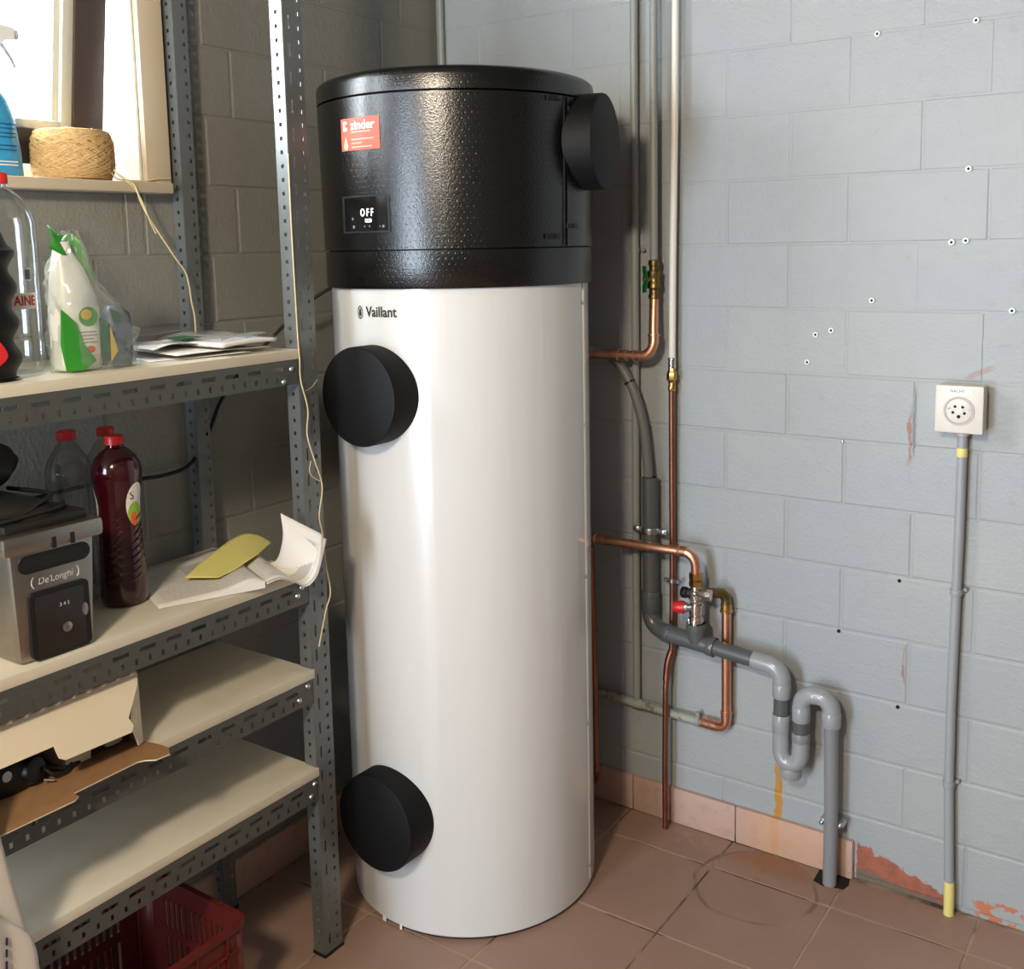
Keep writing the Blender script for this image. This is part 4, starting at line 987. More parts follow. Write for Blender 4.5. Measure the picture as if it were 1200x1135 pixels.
# bag with a cleaner bottle inside
GX, GY = .268, -1.322
gb = thing('spray_bottle', 'white and green cleaner bottle wrapped in the plastic bag', 'bottle', (GX, GY-.028, z1))
bx, by = GX-.004, GY-.030
loft(MB(), [(bx, by, .030, .036, z1+.003, .8), (bx, by, .033, .041, z1+.012, .8), (bx, by, .033, .041, z1+.10, .8), (bx, by, .032, .040, z1+.125, .85), (bx-.002, by-.006, .024, .028, z1+.175, .9), (bx-.002, by-.012, .014, .017, z1+.205, 1), (bx-.002, by-.014, .011, .012, z1+.222, 1)], 32).build('bottle_body', M['white_plastic'], gb)
lb = MB().grid(lambda u, v: (bx+.0338-.010*abs(2*u-1)**3, by-.034+.068*u, z1+.028+.082*v), 10, 6).build('label', M['label_white'], gb)
def disc(cx, cy, cz, ry, rz, n=20, th=.0004):
    return MB().poly([(cx, cy+ry*math.cos(2*PI*k/n), cz+rz*math.sin(2*PI*k/n)) for k in range(n)], (th, 0, 0))
disc(bx+.0340, by+.005, z1+.094, .018, .017).build('label_leaf', M['leaf_green'], lb, smooth=False)
disc(bx+.0345, by+.001, z1+.098, .010, .009).build('label_lemon', M['yellow_print'], lb, smooth=False)
for k, (z, a, b) in enumerate(((.068, -.016, .018), (.062, -.012, .022), (.056, -.016, .012), (.050, -.016, .020))): MB().box((bx+.0338, by+a, z1+z-.0008), (bx+.0346, by+b, z1+z+.0008)).build('label_line', M['paper_grey'], lb, smooth=False)
disc(bx+.0342, by+.006, z1+.038, .008, .006).build('label_fruit', M['orange_print'], lb, smooth=False)
MB().poly([(bx+.036, by-.046, z1+.110), (bx+.0365, by-.020, z1+.085), (bx+.037, by-.010, z1+.050), (bx+.038, by+.012, z1+.018), (bx+.038, by-.010, z1+.004), (bx+.036, by-.044, z1+.004), (bx+.034, by-.050, z1+.05)], (.0008, 0, 0)).build('green_wrap', M['leaf_green'], gb, smooth=False)
mb = MB().grid(lambda u, v: (bx+.012*math.sin(6*u+3*v)+.004, by-.040+.076*u+.010*v*math.sin(4*u), z1+.205+.040*v*(1-.4*u)-.055*max(0, u-.45)*(1.6)+.006*math.sin(9*u+2)), 14, 6)
mb.build('green_top', M['leaf_green'], gb, sol=.001)
p2 = thing('sponge_pack', 'dark blue-grey and yellow pack in the clear bag', 'package', (GX, GY+.042, z1))
loft(MB(), [(GX+.004, GY+.042, .018, .026, z1+.004, .6), (GX+.004, GY+.044, .021, .028, z1+.05, .6), (GX+.002, GY+.046, .018, .024, z1+.095, .7), (GX, GY+.044, .010, .012, z1+.108, .8)], 24).build('pack_body', M['grey_blue'], p2)
MB().poly([(GX+.026, GY+.018, z1+.075), (GX+.027, GY+.030, z1+.030), (GX+.026, GY+.016, z1+.012)], (.0008, 0, 0)).build('yellow_corner', M['yellow_print'], p2, smooth=False)
MB().poly([(GX+.025, GY+.020, z1+.105), (GX+.026, GY+.050, z1+.092), (GX+.026, GY+.026, z1+.080)], (.0008, 0, 0)).build('green_corner', M['dark_green'], p2, smooth=False)
MB().poly([(GX+.024, GY+.000, z1+.090), (GX+.025, GY+.013, z1+.084), (GX+.026, GY+.014, z1+.018), (GX+.024, GY+.000, z1+.018)], (.0008, 0, 0)).build('green_label', M['dark_green'], p2, smooth=False)
pb_ = thing('plastic_bag', 'crumpled clear plastic bag around the green cleaner bottle', 'bag', (GX, GY, z1))
mb = MB(); rnd = random.Random(3); nn, mm = 40, 22
def bagR(a, h):
    # outline: tall on the -y side, sloping down to +y
    wob = .0055*math.sin(3*a+9*h)+.0045*math.sin(7*a-13*h+1)+.003*math.sin(13*a+21*h)
    return wob
for j in range(mm+1):
    h = j/mm
    for k in range(nn):
        a = 2*PI*k/nn; c, s_ = math.cos(a), math.sin(a)
        top = .238-.105*max(0, s_+.15)-.02*max(0, s_)
        z = h*top
        sh_ = (1-.80*max(0, h-.62)/.38)
        if h < .06: sh_ *= .93+.07*h/.06
        ry = (.080 if s_ > 0 else .074)*sh_; rx = .046*sh_
        w = bagR(a, h)
        mb.v.append((GX+(rx+w*.8)*c, GY-.012*h*(1 if h > .6 else .3)+(ry+w)*s_-.018*max(0, h-.6), z1+.0008+z+(.004*math.sin(5*a+2) if h > .9 else 0)))
for j in range(mm):
    for k in range(nn): mb.face((j*nn+k, j*nn+(k+1) % nn, (j+1)*nn+(k+1) % nn, (j+1)*nn+k))
mb.face(range(nn)); mb.build('film', M['bag'], pb_, ang=28)
# papers and plastic sleeve
def sheet(name, label, o, ax, ay, w, l, zf, mat, cat='paper', n=14, th=.0006, grp='loose papers on the top board'):
    mb = MB(); ax, ay = Vector(ax).normalized(), Vector(ay).normalized()
    mb.grid(lambda u, v: Vector(o)+ax*(u*w)+ay*(v*l)+Vector((0, 0, zf(u, v))), n, n)
    ob = mb.build(name, mat, sol=th, solo=1)
    return tag(ob, label, cat, grp)
sheet('paper_sheet', 'lowest flat white sheet under the paper pile by the bag', (.275, -1.215, z1), (.28, 1, 0), (-1, .28, 0), .20, .20, lambda u, v: .0008+.003*u*u, M['paper'])
sheet('paper_sheet', 'white printed sheet with a curled corner near the front edge of the top board', (.300, -1.175, z1), (.10, 1, 0), (-1, .10, 0), .215, .215, lambda u, v: .007+.006*math.sin(3*u+1)*math.sin(2*v+.4)+.004*u, M['page'])
sheet('paper_sheet', 'bulging white sheet on top of the paper pile', (.255, -1.190, z1), (-.05, 1, 0), (-1, -.05, 0), .17, .19, lambda u, v: .019+.007*math.sin(PI*u)*math.cos(2*v)+.003*math.sin(7*u+4*v), M['paper'])
sheet('green_card', 'small dark green card peeking out of the paper pile', (.235, -1.105, z1), (0, 1, 0), (-1, 0, 0), .05, .06, lambda u, v: .0285+.002*u, M['dark_green'], 'card', 4, grp=None) if False else None
gc = MB().grid(lambda u, v: (.225-.06*v, -1.098+.045*u, z1+.0305+.002*u), 4, 4).build('green_card', M['dark_green'], sol=.0006, solo=1); tag(gc, 'small dark green card peeking out of the paper pile', 'card')
sheet('paper_booklet', 'thin stapled booklet at the right end of the top board', (.322, -1.085, z1), (.02, 1, 0), (-1, .02, 0), .135, .19, lambda u, v: .0165+.004*math.sin(2.5*u)+.002*v, M['paper'], 'booklet', 14, .007)
sheet('plastic_sleeve', 'shiny clear plastic sleeve lying over the papers at the right end of the top board', (.310, -1.075, z1), (-.04, 1, 0), (-1, -.04, 0), .160, .20, lambda u, v: .0275+.006*math.sin(2.6*u+.2)+.003*math.sin(11*u+5*v)+.002*math.sin(17*v)-.014*max(0, u-.8)*5*.8, M['sleeve'], 'sleeve', 24, .0004, None)
sheet('plastic_sleeve', 'greyish plastic folder at the back of the paper pile', (.120, -1.215, z1), (-.05, 1, 0), (-1, -.02, 0), .25, .075, lambda u, v: .032+.006*math.sin(PI*u)+.003*math.sin(9*u), M['sleeve'], 'sleeve', 16, .0004, None)

# ================================================================== SECOND SHELF
z2 = BZ[1]+.0003
FX0, FX1, FYa, FYb = .05, .335, -1.540, -1.388
fy = thing('deep_fryer', 'stainless steel deep fryer with a black lid and dark window', 'fryer', (.20, -1.463, z2))
def taper(p):  # body narrows towards the bottom
    q = (p.z-z2)/.20; s = .87+.13*q
    return Vector((.19+(p.x-.19)*(.95+.05*q), -1.463+(p.y+1.463)*s, p.z))
MB().box((FX0, FYa, z2), (FX1, FYb, z2+.196), .012).map(taper).build('body', M['inox'], fy)
MB().box((FX0-.006, FYa-.012, z2+.186), (FX1+.008, FYb+.014, z2+.219), .010).build('rim', M['inox'], fy)
for y in (-1.467, -1.434):
    MB().box((FX1+.0072, y-.004, z2+.186), (FX1+.0090, y+.004, z2+.205), .001).build('rim_notch', M['hole'], fy)
hdl = MB()
def capsule(y0, y1, zc, r, x0, x1, n=10):
    pts = [(x0, y1-r+r*math.sin(a), zc+r*math.cos(a)) for a in [PI*k/n for k in range(n+1)]]+[(x0, y0+r-r*math.sin(a), zc-r*math.cos(a)) for a in [PI*k/n for k in range(n+1)]]
    return MB().poly(pts, (x1-x0, 0, 0))
hs_ = capsule(-1.527, -1.400, z2+.167, .0150, FX1-.004, FX1+.0015).build('handle_frame', M['black'], fy)
capsule(-1.520, -1.407, z2+.167, .0105, FX1-.003, FX1+.0022).build('handle_recess', M['hole'], hs_)
tx = text_mb("De'Longhi", .0165, .15).map(lambda p: Vector((FX1-.0022, -1.463+p.x*.92, z2+.134+p.y))); tx.build('maker_name', M['etch'], fy, smooth=False)
for s in (-1, 1):
    MB().tube([(FX1-.0026, -1.463+s*(.036+.006*math.cos(a)), z2+.134+.010*math.sin(a)) for a in [(-1.2+.24*k) for k in range(11)]], .0009, 6).build('name_bracket', M['etch'], fy)
def rrect(y0, y1, za, zb, r, x0, x1, n=6, taperf=None):
    pts = []
    for (cy, cz, a0) in ((y1-r, zb-r, 0), (y0+r, zb-r, PI/2), (y0+r, za+r, PI), (y1-r, za+r, 3*PI/2)):
        for k in range(n+1):
            a = a0+PI/2*k/n; pts.append((x0, cy+r*math.cos(a), cz+r*math.sin(a)))
    return MB().poly(pts, (x1-x0, 0, 0))
wf = rrect(-1.513, -1.407, z2+.004, z2+.118, .010, FX1-.016, FX1+.001).build('window_frame', M['black'], fy)
wg = rrect(-1.505, -1.417, z2+.008, z2+.110, .006, FX1-.010, FX1+.0016).build('window', M['fry_glass'], wf)
MB().lathe([(.0085, 0), (.0085, .003), (.005, .005)], 18, (FX1+.0014, -1.452, z2+.046), (1, 0, 0)).build('drain_tap', M['inox'], wf)
disc(FX1+.0012, -1.4165, z2+.066, .0055, .011).build('latch', M['zinc'], wf, smooth=False)
text_mb('3 4 5', .009).map(lambda p: Vector((FX1+.0018, -1.453+p.x, z2+.086+p.y))).build('window_mark', M['etch'], wf, smooth=False)
# lid and cord bundle on top
MB().box((FX0+.01, FYa+.002, z2+.218), (FX1-.012, FYb-.002, z2+.234), .007).build('lid', M['fry_black'], fy)
loft(MB(), [(.205, -1.475, .115, .062, z2+.233, .8), (.200, -1.475, .105, .056, z2+.246, .8), (.19, -1.475, .07, .03, z2+.256, .9), (.19, -1.475, .02, .01, z2+.259, 1)], 28).build('lid_dome', M['fry_black'], fy)
cbl = thing('fryer_cord', 'greasy dark cord lying over the fryer lid', 'cord', (.25, -1.47, z2+.235))
MB().tube(spline([(.300, -1.55, z2+.246), (.305, -1.50, z2+.243), (.292, -1.46, z2+.252), (.275, -1.43, z2+.255), (.25, -1.41, z2+.254), (.20, -1.40, z2+.250), (.13, -1.42, z2+.252)], 6), .0042, 8).build('cord', M['fry_black'], cbl)
MB().tube(spline([(.310, -1.545, z2+.238), (.312, -1.47, z2+.2415), (.300, -1.425, z2+.2415), (.27, -1.402, z2+.2415)], 6), .0036, 8).build('cord', M['fry_black'], cbl)
# juice bottle
JX, JY = .192, -1.243
jb = thing('juice_bottle', 'dark red juice bottle with a red cap and waisted sides', 'bottle', (JX, JY, z2))
pf = [(.028, 0), (.039, .002), (.0425, .010)]
for k in range(1, 30):
    h = .012+k*.0055; base = .0432-.0052*(k/30)**1.2; pf.append((base-.0009*(k % 3 == 0)*(k > 8), h))
pf += [(.0378, .186), (.0384, .200), (.0415, .220), (.0448, .240), (.0460, .255), (.0440, .270), (.0375, .284), (.0270, .295), (.0180, .301), (.0140, .304), (.0135, .312)]
MB().lathe(pf, 40, (JX, JY, z2)).build('bottle_body', M['juice'], jb)
for k in range(9):      # raised diagonal ribs on the lower half
    for a0 in (-60, 0, 60, 120, 180, 240):
        pts = [(JX+(.0424-.0036*(k/9))*math.cos(math.radians(a0+q*9+k*3)), JY+(.0424-.0036*(k/9))*math.sin(math.radians(a0+q*9+k*3)), z2+.055+k*.0145+q*.003) for q in range(-2, 3)]
        if a0 in (-60, 0): MB().tube(pts, [.0006, .0016, .0020, .0016, .0006], 6).build('rib', M['juice'], jb)
MB().lathe([(.0138, .3030), (.0160, .3035), (.0160, .306), (.0138, .3065)], 26, (JX, JY, z2)).build('neck_ring', M['juice'], jb)
MB().lathe([(.0150, .3075), (.0212*.82, .308), (.0212*.82, .322), (.0160, .3245), (.001, .3245)], 28, (JX, JY, z2)).build('cap', M['cap_red'], jb)
def jR(h): 
    for (r0, h0), (r1, h1) in zip(pf, pf[1:]):
        if h0 <= h <= h1: return r0+(r1-r0)*(h-h0)/max(1e-6, h1-h0)
    return .04
def jlab(a0, aw, h0, hh, mat, off, nm, par):
    mb = MB(); n = 24; c = len(mb.v); R = jR(h0)+off; mb.v.append((JX+R*math.cos(math.radians(a0)), JY+R*math.sin(math.radians(a0)), z2+h0))
    rings = 4; prev = None
    for q in range(1, rings+1):
        cur = []
        for k in range(n):
            t_ = 2*PI*k/n; a = math.radians(a0+aw*q/rings*math.cos(t_)); h = h0+hh*q/rings*math.sin(t_); R = jR(h)+off
            cur.append(len(mb.v)); mb.v.append((JX+R*math.cos(a), JY+R*math.sin(a), z2+h))
        for k in range(n):
            if prev: mb.face((prev[k], prev[(k+1) % n], cur[(k+1) % n], cur[k]))
            else: mb.face((c, cur[k], cur[(k+1) % n]))
        prev = cur
    return mb.build(nm, mat, par)
for a0 in (15, 228):
    lo = jlab(a0, 30, .195, .042, M['label_white'], .0006, 'label', jb)
    jlab(a0-2, 24, .178, .022, M['lime'], .0010, 'label_leaf', lo); jlab(a0-7, 12, .168, .013, M['orange_print'], .0014, 'label_fruit', lo)
    text_mb('S', .022).map(cwrap(JX, JY, jR(.215)+.0014, a0-14, z2+.213)).build('label_text', M['print_black'], lo, smooth=False)
# empty bottles in the shade behind the fryer
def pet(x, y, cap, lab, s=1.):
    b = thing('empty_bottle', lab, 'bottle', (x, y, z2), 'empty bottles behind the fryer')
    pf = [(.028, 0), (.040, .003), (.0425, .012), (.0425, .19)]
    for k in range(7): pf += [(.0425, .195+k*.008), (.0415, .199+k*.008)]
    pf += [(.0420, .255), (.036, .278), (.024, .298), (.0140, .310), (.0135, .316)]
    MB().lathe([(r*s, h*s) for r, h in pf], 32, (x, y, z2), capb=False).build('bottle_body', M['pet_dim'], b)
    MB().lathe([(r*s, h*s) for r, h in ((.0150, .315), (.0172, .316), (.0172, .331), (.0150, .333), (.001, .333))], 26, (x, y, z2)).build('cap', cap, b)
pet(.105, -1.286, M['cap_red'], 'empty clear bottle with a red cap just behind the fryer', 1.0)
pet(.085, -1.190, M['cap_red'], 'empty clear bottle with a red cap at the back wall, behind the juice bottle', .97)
bd = thing('dark_bundle', 'dark crumpled bundle lying on top of the fryer lid', 'bag', (.13, -1.475, z2+.262))
mb = MB()
for j in range(13):
    for k in range(24):
        a = 2*PI*k/24; h = j/12; R = math.sin(PI*(.10+.86*h))**.6; w = 1+.10*math.sin(3*a+5*h)+.06*math.sin(7*a-6*h)
        mb.v.append((.13+.062*R*w*math.cos(a), -1.475+.070*R*w*math.sin(a), z2+.2605+.085*h*(1+.12*math.sin(2*a+1))))
for j in range(12):
    for k in range(24): mb.face((j*24+k, j*24+(k+1) % 24, (j+1)*24+(k+1) % 24, (j+1)*24+k))
mb.face(range(24)); mb.face([12*24+k for k in range(24)][::-1]); mb.build('bundle', M['bundle'], bd)
# open booklet
B2, C2 = Vector((.366, -1.048, z2)), Vector((.118, -.945, z2))
sv = (C2-B2); L2 = sv.length; sd_ = sv.normalized(); ev = Vector((-sd_.y, sd_.x, 0)); ev = ev if ev.y > 0 else -ev
bk = thing('open_booklet', 'open printed manual with curling pages lying on the second board', 'booklet', (B2+C2)/2)
def interp(tab, a):
    for (a0, h0), (a1, h1) in zip(tab, tab[1:]):
        if a0 <= a <= a1: return h0+(h1-h0)*(a-a0)/max(1e-9, a1-a0)
    return tab[-1][1]
def curve_page(tab_n, tab_f, mat, nm, t0=0., t1=1., th=.0005, n=26, flip=1):
    cn, cf = spline([(a, h, 0) for a, h in tab_n], 6), spline([(a, h, 0) for a, h in tab_f], 6); N = len(cn)-1
    mb = MB()
    def fn(u, v):
        k = u*N; i = min(int(k), N-1); f = k-i
        pn = cn[i].lerp(cn[i+1], f); q = pn.lerp(cf[i].lerp(cf[i+1], f), v)
        t_ = t0+(t1-t0)*v
        return B2+sd_*(L2*t_)+ev*q.x*flip+Vector((0, 0, q.y))
    return mb.grid(fn, n, 14).build(nm, mat, bk, sol=th, solo=0)
# left half: block of pages, top page bulging towards the spine
mbk = MB()
def leftp(u, v, h): 
    a = -.205*u; z = .0012+h*(.010*math.exp(-((u-.12)/.16)**2)+.0085*(1-u)**.7)
    return B2+sd_*(L2*v)+ev*a+Vector((0, 0, z))
mbk.grid(lambda u, v: leftp(u, v, 1.0), 20, 8); n0 = len(mbk.v); mbk.grid(lambda u, v: leftp(u, v, 0.), 20, 8)
for i in range(20): mbk.face((i, i+1, n0+i+1, n0+i)); 
mbk.build('left_pages', M['paper'], bk)
MB().grid(lambda u, v: leftp(1-u, 1-v, 1.0)+Vector((0, 0, .0006)), 20, 10).build('left_page', M['page'], bk, sol=.0003)
def ruled(near, far, mat, nm, dz=0., n=28, th=.0005):
    a, b = spline(near, 8), spline(far, 8)
    def at(L, u): k = u*(len(L)-1); i = min(int(k), len(L)-2); return L[i].lerp(L[i+1], k-i)
    return MB().grid(lambda u, v: at(a, u).lerp(at(b, u), v)+Vector((0, 0, dz)), n, 14).build(nm, mat, bk, sol=th, solo=0)
PN = [(.366, -1.046, .8975), (.372, -1.016, .9000), (.378, -.986, .8860), (.384, -.959, .8700), (.389, -.933, .8860), (.388, -.913, .9240), (.384, -.903, .9620)]
PF = [(.118, -.938, .9000), (.170, -.938, .9150), (.225, -.951, .9130), (.270, -.957, .8990), (.304, -.958, .9130), (.325, -.959, .9640), (.327, -.964, 1.0140)]
ruled(PN, PF, M['page'], 'right_page')
ruled([(x+.002, y+.001, z-.0035) for x, y, z in PN[:-1]]+[(.389, -.898, .952)], [(x+.004, y, z-.004) for x, y, z in PF[:-1]]+[(.333, -.957, .992)], M['paper'], 'right_page')
YN = [(.272, -1.086, .9010), (.270, -1.042, .9050), (.266, -1.004, .9130), (.262, -.972, .9190)]
YF = [(.212, -1.122, .9010), (.196, -1.060, .9180), (.178, -.980, .9350), (.172, -.930, .9400), (.185, -.900, .9320), (.215, -.893, .9170)]
ruled(YN, YF, M['page_yellow'], 'yellow_page', .001)
sheet('paper_sheet', 'printed sheet under the open manual towards the wall', (.145, -1.165, z2), (.40, 1, 0), (-1, .40, 0), .24, .13, lambda u, v: .0003, M['page'], grp=None)

# ================================================================== THIRD SHELF: open carton
z3 = BZ[2]+.0003
cx = thing('cardboard_box', 'white cardboard box lying open at the front of the third board', 'box', (.19, -1.46, z3))
w_ = .0025; ya, yb, xa, xb, h3 = -1.72, -1.318, .06, .325, .137
def panel(pts, off, nm, inner=True):
    """pts quad, off = inward offset vector; outside white, inside brown"""
    mb = MB(); off = Vector(off); n = len(pts)
    mb.v += [tuple(p) for p in pts]+[tuple(Vector(p)+off) for p in pts]
    mb.face(range(n), 0); mb.face([n+i for i in range(n)][::-1], 1)
    for i in range(n): j = (i+1) % n; mb.face((j, i, n+i, n+j), 0)
    return mb.build(nm, [M['card_white'], M['card_brown']], cx, smooth=False)
panel([(xa, ya, z3), (xb, ya, z3), (xb, yb, z3), (xa, yb, z3)], (0, 0, w_), 'bottom_panel')
panel([(xa, ya, z3+h3), (xb, ya, z3+h3), (xb, yb, z3+h3), (xa, yb, z3+h3)], (0, 0, -w_), 'top_panel')
panel([(xa, yb, z3), (xb, yb, z3), (xb, yb, z3+h3), (xa, yb, z3+h3)], (0, -w_, 0), 'side_panel')
panel([(xa, ya, z3), (xb, ya, z3), (xb, ya, z3+h3), (xa, ya, z3+h3)], (0, w_, 0), 'side_panel')
panel([(xa, ya, z3), (xa, yb, z3), (xa, yb, z3+h3), (xa, ya, z3+h3)], (w_, 0, 0), 'back_panel')
# top flap hanging forward over the opening, with its cut-outs
def F(y, d): return (xb+.004+d*.42, y, z3+h3-d)   # d = distance down the flap
panel([F(ya, .0), F(yb-.004, .0), F(yb-.010, .02), F(-1.362, .064), F(-1.357, .078), F(-1.364, .087), F(-1.489, .084), F(-1.498, .078), F(-1.501, .058), F(ya, .057)], (-.002, 0, -.0005), 'top_flap')
panel([(xb, yb, z3+h3-.002), (xb+.004, yb, z3+.004), (xb+.020, yb-.020, z3+.010), (xb+.022, yb-.034, z3+.055), (xb+.012, yb-.018, z3+h3-.030)], (-.0015, -.0015, 0), 'side_flap')
# bottom flap folded out over the board edge, brown side up
def G(x, y): return (x, y, z3+.0015-max(0, x-.347)*.06)
def panel_b(pts, nm):
    mb = MB(); n = len(pts); mb.v += [tuple(p) for p in pts]+[tuple(Vector(p)-Vector((0, 0, .0022))) for p in pts]
    mb.face(range(n), 1); mb.face([n+i for i in range(n)][::-1], 0)
    for i in range(n): j = (i+1) % n; mb.face((j, i, n+i, n+j), 0)
    return mb.build(nm, [M['card_white'], M['card_brown']], cx, smooth=False)
panel_b([Vector(p)+Vector((0, 0, .0032)) for p in (G(xb-.002, ya), G(.402, ya), G(.406, -1.502), G(.400, -1.492), G(.385, -1.492), G(.383, -1.370), G(.388, -1.358), G(.402, -1.345), G(.405, -1.318), G(.385, -1.306), G(.360, -1.309), G(xb-.002, yb))], 'bottom_flap')
# what is inside
dv_ = thing('black_appliance', 'black corded appliance inside the open white box', 'appliance', (.25, -1.535, z3+.003))
loft(MB(), [(.262, -1.545, .046, .050, z3+.0035, .8), (.262, -1.545, .052, .055, z3+.020, .8), (.255, -1.545, .050, .052, z3+.055, .8), (.25, -1.545, .035, .038, z3+.070, .9)], 24).build('body', M['black'], dv_)
MB().lathe([(.022, 0), (.024, .004), (.020, .014), (.010, .016)], 24, (.300, -1.515, z3+.030), (1, .25, .15)).build('dial', M['black'], dv_)
MB().lathe([(.0075, 0), (.0085, .0008), (.0085, .003), (.006, .003)], 18, (.312, -1.562, z3+.042), (1, .1, .1)).build('ring', M['zinc'], dv_)
MB().tube(spline([(.29, -1.50, z3+.03), (.31, -1.46, z3+.012), (.30, -1.42, z3+.008), (.305, -1.385, z3+.018), (.30, -1.372, z3+.045), (.27, -1.37, z3+.05)], 6), .0038, 8).build('cord', M['black_rubber'], dv_)
MB().tube(spline([(.315, -1.50, z3+.030), (.325, -1.485, z3+.014), (.318, -1.46, z3+.010), (.30, -1.44, z3+.012)], 6), .0030, 8).build('cord', M['black_rubber'], dv_)
MB().tube([(.322, -1.505, z3+.014), (.332, -1.492, z3+.010)], .0022, 8).build('plug_pin', M['zinc'], dv_)
tag(MB().box((.19, -1.455, z3+.0035), (.305, -1.405, z3+.048), .004).build('small_carton', M['card_white']), 'small white carton packed inside the open box', 'box')
tag(MB().box((.17, -1.375, z3+.0035), (.300, -1.335, z3+.055), .012).build('white_adapter', M['white_plastic']), 'rounded white plastic block in the right corner of the open box', 'appliance')

# ================================================================== ON THE FLOOR
ck = thing('plastic_crate', 'red slatted plastic crate on the floor under the shelves', 'crate', (.22, -1.41, 0))
X0, X1, Y0, Y1, H = .055, .385, -1.66, -1.150, .250
def cpos(u, z, inset):  # u 0..1 round the rounded rectangle
    pass
def side(fn, L, nm):
    hs = []; u = .045; pit = .0165
    while u < L-.045:
        for (a, b) in ((.045, .115), (.135, .205)): hs.append((u-.004, u+.004, a, b))
        u += pit
    return MB().plate(0, L, .004, H-.006, hs, fn).build(nm, M['crate'], ck, smooth=False, sol=.003, solo=0)
r_ = .028
side(lambda u, v: (X1-.004, Y0+r_+u, v), Y1-Y0-2*r_, 'side_panel'); side(lambda u, v: (X0+.004, Y0+r_+u, v), Y1-Y0-2*r_, 'side_panel')
side(lambda u, v: (X0+r_+u, Y1-.004, v), X1-X0-2*r_, 'side_panel'); side(lambda u, v: (X0+r_+u, Y0+.004, v), X1-X0-2*r_, 'side_panel')
for (qx, qy, a0) in ((X1-r_, Y1-r_, 0), (X0+r_, Y1-r_, 90), (X0+r_, Y0+r_, 180), (X1-r_, Y0+r_, 270)):
    MB().grid(lambda u, v: (qx+(r_-.004)*math.cos(math.radians(a0+90*u)), qy+(r_-.004)*math.sin(math.radians(a0+90*u)), .004+(H-.010)*v), 8, 1).build('corner_post', M['crate'], ck, sol=.003, solo=0)
MB().box((X0+.006, Y0+.006, .001), (X1-.006, Y1-.006, .006)).build('base_panel', M['crate'], ck)
rim = []
for (qx, qy, a0) in ((X1-r_, Y1-r_, 0), (X0+r_, Y1-r_, 90), (X0+r_, Y0+r_, 180), (X1-r_, Y0+r_, 270)):
    for k in range(9): a = math.radians(a0+90*k/8); rim.append((qx, qy, math.cos(a), math.sin(a)))
mb = MB(); nR = len(rim)
for (rr_, z) in ((r_-.009, H-.008), (r_-.009, H), (r_+.003, H), (r_+.003, H-.012), (r_-.001, H-.012)):
    for (qx, qy, c, s_) in rim: mb.v.append((qx+rr_*c, qy+rr_*s_, z))
for j in range(4):
    for k in range(nR): mb.face((j*nR+k, j*nR+(k+1) % nR, (j+1)*nR+(k+1) % nR, (j+1)*nR+k))
for k in range(nR): mb.face((4*nR+k, 4*nR+(k+1) % nR, (k+1) % nR, k))
mb.build('rim', M['crate'], ck)
for y in (Y1-.055, Y1-.125, Y1-.20, Y1-.28, Y1-.36, Y1-.44): MB().box((X1-.004, y-.002, .004), (X1+.003, y+.002, H-.012)).build('rib', M['crate'], ck, smooth=False)
for z in (.20, .125, .04): MB().box((X1-.004, Y0+r_, z-.002), (X1+.003, Y1-r_, z+.002)).build('rib', M['crate'], ck, smooth=False)
for x in (X1-.06, X1-.13, X1-.20): MB().box((x-.002, Y1-.004, .004), (x+.002, Y1+.003, H-.012)).build('rib', M['crate'], ck, smooth=False)
for z in (.20, .125, .04): MB().box((X0+r_, Y1-.004, z-.002), (X1-r_, Y1+.003, z+.002)).build('rib', M['crate'], ck, smooth=False)
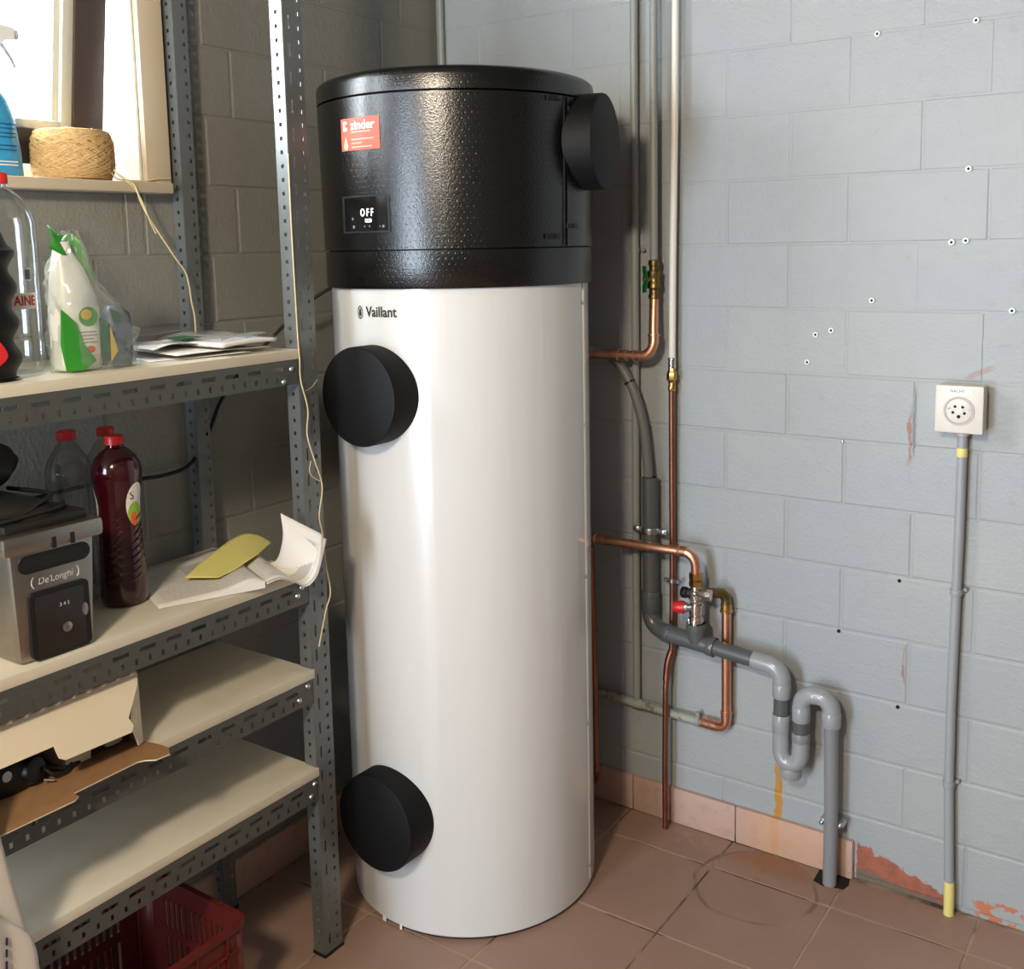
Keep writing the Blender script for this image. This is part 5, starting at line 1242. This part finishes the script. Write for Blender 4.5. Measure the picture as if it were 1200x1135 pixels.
def leaf(pts, w, mat):
    P = spline(pts, 6); mb = MB(); n = len(P)
    for i, p in enumerate(P):
        q = i/(n-1); ww = w*math.sin(PI*(.12+.85*q)); d = (P[min(i+1, n-1)]-P[max(i-1, 0)]).normalized(); s_ = d.cross(Vector((0, 0, 1))).normalized()
        mb.v += [tuple(p-s_*ww), tuple(p+Vector((0, 0, -.003))), tuple(p+s_*ww)]
    for i in range(n-1): b = 3*i; mb.face((b, b+1, b+4, b+3)); mb.face((b+1, b+2, b+5, b+4))
    return mb.build('vegetable_leaf', mat, sol=.0012)
tag(leaf([(.20, -1.36, .012), (.23, -1.33, .07), (.255, -1.315, .125), (.262, -1.308, .165)], .006, M['stalk']), 'yellow-green stalk leaning inside the red crate', 'leaf', 'leaves in the crate')
tag(leaf([(.24, -1.30, .012), (.262, -1.285, .06), (.27, -1.262, .11)], .008, M['dark_green']), 'dark green leaf inside the red crate', 'leaf', 'leaves in the crate')

# towel hanging at the left edge from the second board
tl = thing('tea_towel', 'white linen tea towel with dark stitched lines hanging at the lower left', 'towel', (.38, -1.72, .25))
def towel(u, v, off=0.):
    # u 0..1 from left to right edge, v 0..1 from top to bottom
    z = .893-.72*v
    right = -1.660+.020*v+.045*min(1, v/.55)**1.4; left = -1.95+.02*v
    y = left+(right-left)*u
    x = .368+.054*min(1, v*3.4)+.008*math.sin(u*17+1.2*v)*(.3+v)+.008*math.sin(u*31+3)*v+off
    return Vector((x, y, z))
MB().grid(lambda u, v: towel(u, v), 40, 40).build('cloth', M['linen'], tl, sol=.0016, ang=70)
MB().grid(lambda u, v: (.368-.115*v, -1.95+.29*u, .893+.004*math.sin(PI*v*.5)-.0055*v), 20, 10).build('folded_top', M['linen'], tl, sol=.0016, ang=70)
# second, lower layer with the embroidery
def flap(u, v):
    p = towel(u*.985+.012, .50+.50*v, .012+.004*math.sin(u*9)); p.z -= .06*(1-u)*(1-v)*0
    p.z += (.40*(1-u))*(1-v)-.034*u*(1-v); p.y += .006*u
    return p
MB().grid(flap, 40, 24).build('hem_layer', M['linen'], tl, sol=.0016, ang=70)
for (u0, du) in ((.80, -.10), (.87, -.10)):
    for k in range(16):
        v0 = .10+k*.052; q = flap(u0+du*v0*1.6, v0)+Vector((.0018, 0, 0)); q2 = flap(u0+du*(v0+.032)*1.6, v0+.032)+Vector((.0018, 0, 0))
        MB().tube([q, q2], .0018, 6).build('stitch', M['stitch'], tl)
